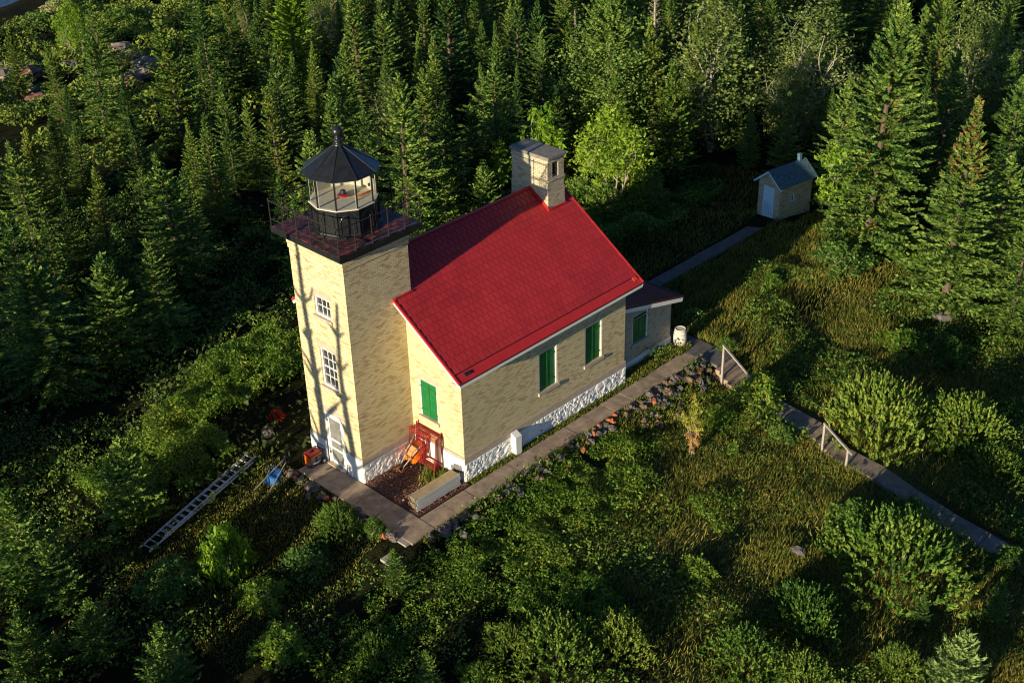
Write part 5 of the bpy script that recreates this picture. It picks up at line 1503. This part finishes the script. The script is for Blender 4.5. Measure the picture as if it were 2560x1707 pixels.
# ---- forest that fills the distance
def cam_px(x, y, z):
    d = Vector((x, y, z)) - CAM_POS; zz = d.dot(fw)
    if zz < 1: return (-9999, -9999)
    return 1280 + 3179.5 * d.dot(r2) / zz, 853.5 - 3179.5 * d.dot(u2) / zz
occupied = [(t[1], t[2], max(.9, .13 * t[3] * t[4])) for t in TREES]
frg = random.Random(12)
def forest_ok(x, y):
    """where the wood stands (the yard, the black hollow and the meadow stay open)"""
    if y - .35 * x > 62: return False
    if x < 10 and y < 13.5: return False
    if x < 10 and y < 27 - .25 * (x): return frg.random() < .45
    if x < 27 and y < 12.5: return False
    if x < 33 and y < 6.5: return False
    if y < -2 and x < 34: return False
    if y < -12 and x < 40 : return x > 29
    return True
cnt = 0
xx = -6.0
FILL = []
while xx < 118:
    yy = -24.0
    while yy < 92:
        x = xx + frg.uniform(-1.0, 1.0); y = yy + frg.uniform(-1.0, 1.0)
        yy += 2.65 + .012 * max(0, xx)
        if not forest_ok(x, y): continue
        H = frg.uniform(3.8, 7.4)
        px, py = cam_px(x, y, float(ground(x, y)) + H); bx, by = cam_px(x, y, float(ground(x, y)))
        if by < -60 or px < -140 or px > 2950: continue
        if any((x - a) ** 2 + (y - b_) ** 2 < (r_ + 1.0) ** 2 for a, b_, r_ in occupied): continue
        # keep openings around the outcrops and the pale patches at upper left
        if px < 470 and py < 330 and frg.random() < .84: continue
        if px < 190 and py < 90: continue
        if px < 720 and frg.random() < .22: continue
        FILL.append((x, y, H, px, py))
    xx += 2.8 + .010 * max(0, xx)
frg.shuffle(FILL)
FILL = FILL[:400]
for (x, y, H, px, py) in FILL:
    u = frg.random()
    right = px > 1650
    kind = 'spruce' if u < (.35 if right else .60) else ('fir' if u < .78 else ('cedar' if u < (.88 if not right else .86) else ('rusty' if u < .91 else ('dead' if u < .945 else 'aspen'))))
    if kind == 'dead' and (px < 1000 or py > 220): kind = 'spruce'
    lab = {'spruce': 'pointed spruce packed among many alike in the dense wood', 'fir': 'dark fir packed among many alike in the dense wood',
           'cedar': 'olive cedar packed among many alike in the dense wood', 'rusty': 'rust streaked conifer packed in the dense wood',
           'dead': 'bare grey dead conifer standing among the dense wood',
           'aspen': 'leafy aspen mixed among the conifers of the dense wood'}[kind]
    if kind == 'aspen': H *= .8
    plant(kind, x, y, H, frg.uniform(1.0, 1.4), lab, 'tree', {'spruce': 'spruces of the dense wood', 'fir': 'firs of the dense wood', 'cedar': 'cedars of the dense wood', 'rusty': 'rusty conifers of the dense wood', 'aspen': 'aspens of the dense wood', 'dead': 'dead conifers of the dense wood'}[kind])

# ---- trees behind and beside the viewpoint whose shadows reach the yard
SHADE = []
for k in range(42):       # wood west of the frame, shading the hollow
    wv = frg.uniform(13.5, 27) if k % 2 else frg.uniform(27, 60); x = frg.uniform(-38, -8)
    y = wv + .12 * x
    bx, by = cam_px(x, y, 3)
    tx, ty = cam_px(x, y, float(ground(x, y)) + (9.5 if wv < 27 else 7.0))
    if tx > -60: continue
    SHADE.append((x, y, frg.uniform(8.0, 9.5) if wv < 27 else frg.uniform(5.0, 7.0)))
for x, wv, H in ((-17.5, 4.6, 3.4), (-19, 5.0, 4.2), (-22, 4.6, 4.6), (-24, 5.0, 5.4), (-13, -4.0, 2.6), (-15, -2.4, 3.2), (-16, -5.0, 4.2), (-18, -6.4, 4.8), (-14.5, .3, 2.8), (-18, 1.6, 3.8), (-18.5, -.4, 3.7), (-19, -2.2, 4.8), (-18, -4.0, 4.6), (-16, -7.6, 4.6), (-19.5, .8, 3.8), (-14, -6.2, 3.8), (-13, -9.4, 3.8),
                 (-14, 6.4, 1.6), (-15, 7.4, 1.8), (-14, 8.6, 1.8), (-16.5, 9.4, 2.0), (-15, 10.4, 2.2), (-14, 11.6, 3.0), (-12, -7.4, 3.8), (-14, -8.4, 4.2), (-16, -10.0, 3.4), (-10, -13.5, 3.2), (-12, -15.5, 4.2), (-9, -19, 4.0), (-7, -22, 4.4)):
    SHADE.append((x, wv + .12 * x, H))
for (x, y, H) in SHADE:
    plant('fir' if H > 5 else 'youngfir', x, y, H, 1.1 if H > 5 else .9, 'fir standing outside the picture towards the low sun', 'tree', 'firs outside the picture')
for x, yt in ((-16.8, 2.42), (-19.0, .60)):
    y = yt + .118 * x
    t = thing('bare_tree', 'leafless tree outside the picture, its shadow falling on the tower front', 'tree', (x, y, float(ground(x, y))), group='bare trees outside the picture')
    mb = MB(); rg = np.random.RandomState(int(-x)); H = 15.0 if yt > 1 else 13.0
    pts = [(.35 * math.sin(k * .55 + yt) * (k / 9), .16 * math.sin(k * .9 + yt * 3), H * k / 9) for k in range(10)]
    mb.tube(pts, [.24 * (1 - k / 10.5) + .06 for k in range(10)], 8)
    tr_ = mb.build('trunk', M['pale_bark'], t)
    mb = MB()
    for k in range(30):
        q = rg.uniform(.25, .97); p = np.array(pts[int(q * 9)]); az = rg.rand() * 6.28
        L = rg.uniform(.8, 2.4) * (1.15 - q)
        d = np.array([math.cos(az) * .5, math.sin(az), .9]); e_ = p + d * L
        mb.tube([tuple(p), tuple(p + d * L * .5 + rg.normal(size=3) * .06), tuple(e_)], [.10, .08, .05], 5)
    mb.build('branches', M['pale_bark'], t)

# ------------------------------------------------------------------ ground cover
gr = np.random.RandomState(8)
def on_hard(x, y):
    h = ((y > -4.12) & (y < -3.12) & (x > -1.25) & (x < 15.8)) | ((x > -1.28) & (x < 0.05) & (y > -4.12) & (y < 2.6))
    h |= (x > -.1) & (x < 2.7) & (y > -3.15) & (y < 3.1)
    h |= (x > 2.5) & (x < 12.15) & (y > -2.95) & (y < 6.0)
    h |= (x > 12) & (x < 16.0) & (y > -2.32) & (y < 5.4)
    h |= (x > 15.7) & (x < 17.1) & (y > -5.1) & (y < 2.2)
    h |= (x > 17) & (x < 29.7) & (y > 1.25) & (y < 2.25)
    h |= (x > 15.45) & (x < 16.95) & (y < -5)
    h |= (x > 29.7) & (x < 32.2) & (y > .3) & (y < 2.7)
    h |= (x > -3.0) & (x < -.7) & (y > -4.7) & (y < -3.1)
    return h
def sample(n, x0, x1, y0, y1, dens=None):
    x = gr.uniform(x0, x1, n); y = gr.uniform(y0, y1, n)
    k = ~on_hard(x, y)
    if dens is not None: k &= gr.rand(n) < dens(x, y)
    return x[k], y[k]
def blades(x, y, h, wdt, lean=.35):
    n = len(x); z = ground(x, y) - .03
    az = gr.rand(n) * 6.28; bl = unit(np.stack([gr.normal(size=n) * lean + .12, gr.normal(size=n) * lean - .1, np.ones(n)], 1))
    c = np.stack([x, y, z], 1) + bl * (h * .5)[:, None]
    b_ = np.stack([np.cos(az), np.sin(az), np.zeros(n)], 1) * wdt
    return cards(c, bl * (h * .5)[:, None], b_)
# meadow grass
patch = lambda x, y: .25 + .75 * (vnoise(x, y, 2.2, 1) > .38)
x, y = sample(330000, 1.0, 34, -27, -4.4, lambda x, y: patch(x, y) * ((y < -7.5) | (x > 9) | (vnoise(x, y, 1.5, 5) > .6)) * (1 - .75 * ss(20, 34, x)))
h = .16 + .34 * vnoise(x, y, 1.6, 2) * gr.rand(len(x)) + .1 * gr.rand(len(x))
G1_ = blades(x, y, h * .85, .015, .5)
x, y = sample(26000, 16.5, 34, -4.4, -.5); G2_ = blades(x, y, .1 + .3 * gr.rand(len(x)), .014)
x, y = sample(24000, -9, -1.3, -4, 5.8); G3_ = blades(x, y, .05 + .12 * gr.rand(len(x)), .012)
x, y = sample(9000, 16.5, 32, -.6, 1.4); G5_ = blades(x, y, .1 + .3 * gr.rand(len(x)), .014)
x, y = sample(16000, 16, 34, 2.3, 9); G4_ = blades(x, y, .1 + .25 * gr.rand(len(x)), .014)
tag(quads_object('meadow_grass', np.concatenate([G1_, G2_, G3_, G4_, G5_]), M['grass']), 'long dry golden-green grass of the meadow right of the house', 'grass', kind='stuff')
# weeds in the strip between wall and path and in the mulch
parts = []
x, y = sample(5000, 2.7, 12.1, -3.17, -2.9); parts.append(blades(x, y, .05 + .14 * gr.rand(len(x)), .02, .5))
x, y = gr.uniform(2.7, 12.1, 3500), gr.uniform(-3.16, -2.9, 3500); parts.append(blades(x, y, .05 + .13 * gr.rand(3500), .02, .6))
x, y = gr.uniform(12.15, 15.7, 7000), gr.uniform(-3.15, -2.3, 7000); k = gr.rand(7000) < ss(-3.0, -2.5, -y * 0 + y) * 0 + np.where(y < -2.55, 1, .25); parts.append(blades(x[k], y[k], .07 + .2 * gr.rand(k.sum()), .022, .5))
x, y = gr.normal(2.0, .28, 500), gr.normal(-1.75, .30, 500); parts.append(blades(x, y, .15 + .3 * gr.rand(500), .022, .4))
x, y = gr.normal(15.7, .3, 900), gr.normal(-3.0, .12, 900); parts.append(blades(x, y, .08 + .2 * gr.rand(900), .02, .5))
x, y = gr.uniform(-.9, 15.6, 6000), -4.12 - np.abs(gr.normal(0, .22, 6000)); parts.append(blades(x, y, .06 + .2 * gr.rand(6000), .022, .6))
tag(quads_object('weeds', np.concatenate(parts), M['weeds']), 'yellow-green weeds growing in the strips along the walls and path edges', 'weeds', kind='stuff')

def cover(name, label, n, box, dens, hf, size, mat, per_leaf=1.0, seed=3):
    x, y = sample(n, *box, dens)
    hh = hf(x, y)
    z = ground(x, y) - .02 + hh * (1 - .75 * gr.rand(len(x)) ** 2.0)
    c = np.stack([x, y, z], 1)
    tag(quads_object(name, leaf_cloud(gr, c, size, .9, .55), mat), label, 'undergrowth', kind='stuff')
# leafy thicket in front of the rocks
cover('leafy_thicket', 'low leafy thicket on the slope below the side path', 150000, (-7, 15, -11.5, -4.6),
      lambda x, y: np.clip(1.15 - 1.1 * ss(6.2, 8.5, -y) * (vnoise(x, y, 1.7, 5) < .62) - 1.0 * ss(5, 11, x) * (vnoise(x, y, 1.3, 6) < .55), 0, 1) * np.where(x < -1.2, .45, 1) * (vnoise(x, y, .55, 9) > .25),
      lambda x, y: .06 + (.20 + .42 * vnoise(x, y, 1.1, 7)) * ss(4.7, 5.8, -y) + .16 * vnoise(x, y, .35, 8) * ss(4.4, 5.2, -y), .042, M['f_thicket'])
# hedge-like band left of the tower
wband = lambda x, y: y - .13 * x
cover('alder_thicket', 'sunlit band of waist high alder scrub running left from the tower', 165000, (-8, 6, 4.5, 14),
      lambda x, y: ss(5.2, 5.8, wband(x, y)) * (wband(x, y) < 9.6 + 1.6 * ss(-5, 2, x)) * (x > -7.6) * (1 - ss(3.2, 5.0, x)) * (vnoise(x, y, .6, 12) > .22) * np.where((x > -2.2) & (y < 7.6), 0.0, 1.0),
      lambda x, y: (.35 + 1.15 * vnoise(x, y, 1.3, 11) + .35 * vnoise(x, y, .45, 13)) * (.6 + .4 * ss(5, 8, wband(x, y))), .045, M['f_thicket'])
cover('meadow_scrub', 'patchy leafy scrub in the right meadow', 90000, (14, 38, -24, -1.5),
      lambda x, y: (vnoise(x, y, 1.8, 15) > .52) * 1.0,
      lambda x, y: .1 + .75 * np.clip(vnoise(x, y, 1.8, 15) - .45, 0, 1) * 2 * (.5 + vnoise(x, y, .5, 16)), .06, M['f_leaf'])
cover('meadow_herbs', 'fine green herbs carpeting the meadow between the grass', 90000, (2, 30, -25, -6.5),
      lambda x, y: (vnoise(x, y, 1.2, 31) > .40) * 1.0 * (1 - .6 * ss(18, 30, x)),
      lambda x, y: .05 + .22 * vnoise(x, y, .8, 32), .034, M['f_leaf'])
cover('lower_scrub', 'dim tangled scrub on the shaded slope at the bottom', 60000, (-16, 8, -22, 4.0),
      lambda x, y: (vnoise(x, y, 1.5, 18) > .5) * 1.0 * np.where((x > -8) & (y > -3.5), .15, 1),
      lambda x, y: .1 + .7 * np.clip(vnoise(x, y, 1.5, 18) - .4, 0, 1) * 2, .055, M['f_leaf'])
cover('yard_scrub', 'yellow-green scrub behind the keeper house', 60000, (13, 31, 4.8, 13.5),
      lambda x, y: (vnoise(x, y, 1.6, 21) > .35) * 1.0,
      lambda x, y: .2 + 1.3 * vnoise(x, y, 1.5, 22), .065, M['f_leaf'])
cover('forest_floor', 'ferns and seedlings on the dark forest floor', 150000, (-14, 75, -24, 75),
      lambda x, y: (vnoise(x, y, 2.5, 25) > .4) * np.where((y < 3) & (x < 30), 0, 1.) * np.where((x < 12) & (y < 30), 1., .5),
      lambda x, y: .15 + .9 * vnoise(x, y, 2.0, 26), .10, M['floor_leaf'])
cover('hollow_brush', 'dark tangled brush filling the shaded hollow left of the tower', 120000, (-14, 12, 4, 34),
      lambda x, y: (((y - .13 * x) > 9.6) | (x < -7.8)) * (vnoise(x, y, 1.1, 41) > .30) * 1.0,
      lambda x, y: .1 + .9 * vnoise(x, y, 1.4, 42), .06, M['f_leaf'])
cover('slope_shrubs', 'low olive shrubs covering the open far slope at upper left', 110000, (10, 45, 34, 80),
      lambda x, y: (vnoise(x, y, 3.0, 27) > .30) * (y - .35 * x < 66) * (y - .35 * x > 30) * 1.0,
      lambda x, y: .2 + 1.7 * vnoise(x, y, 2.0, 28) ** 1.5, .12, M['f_cedar'])
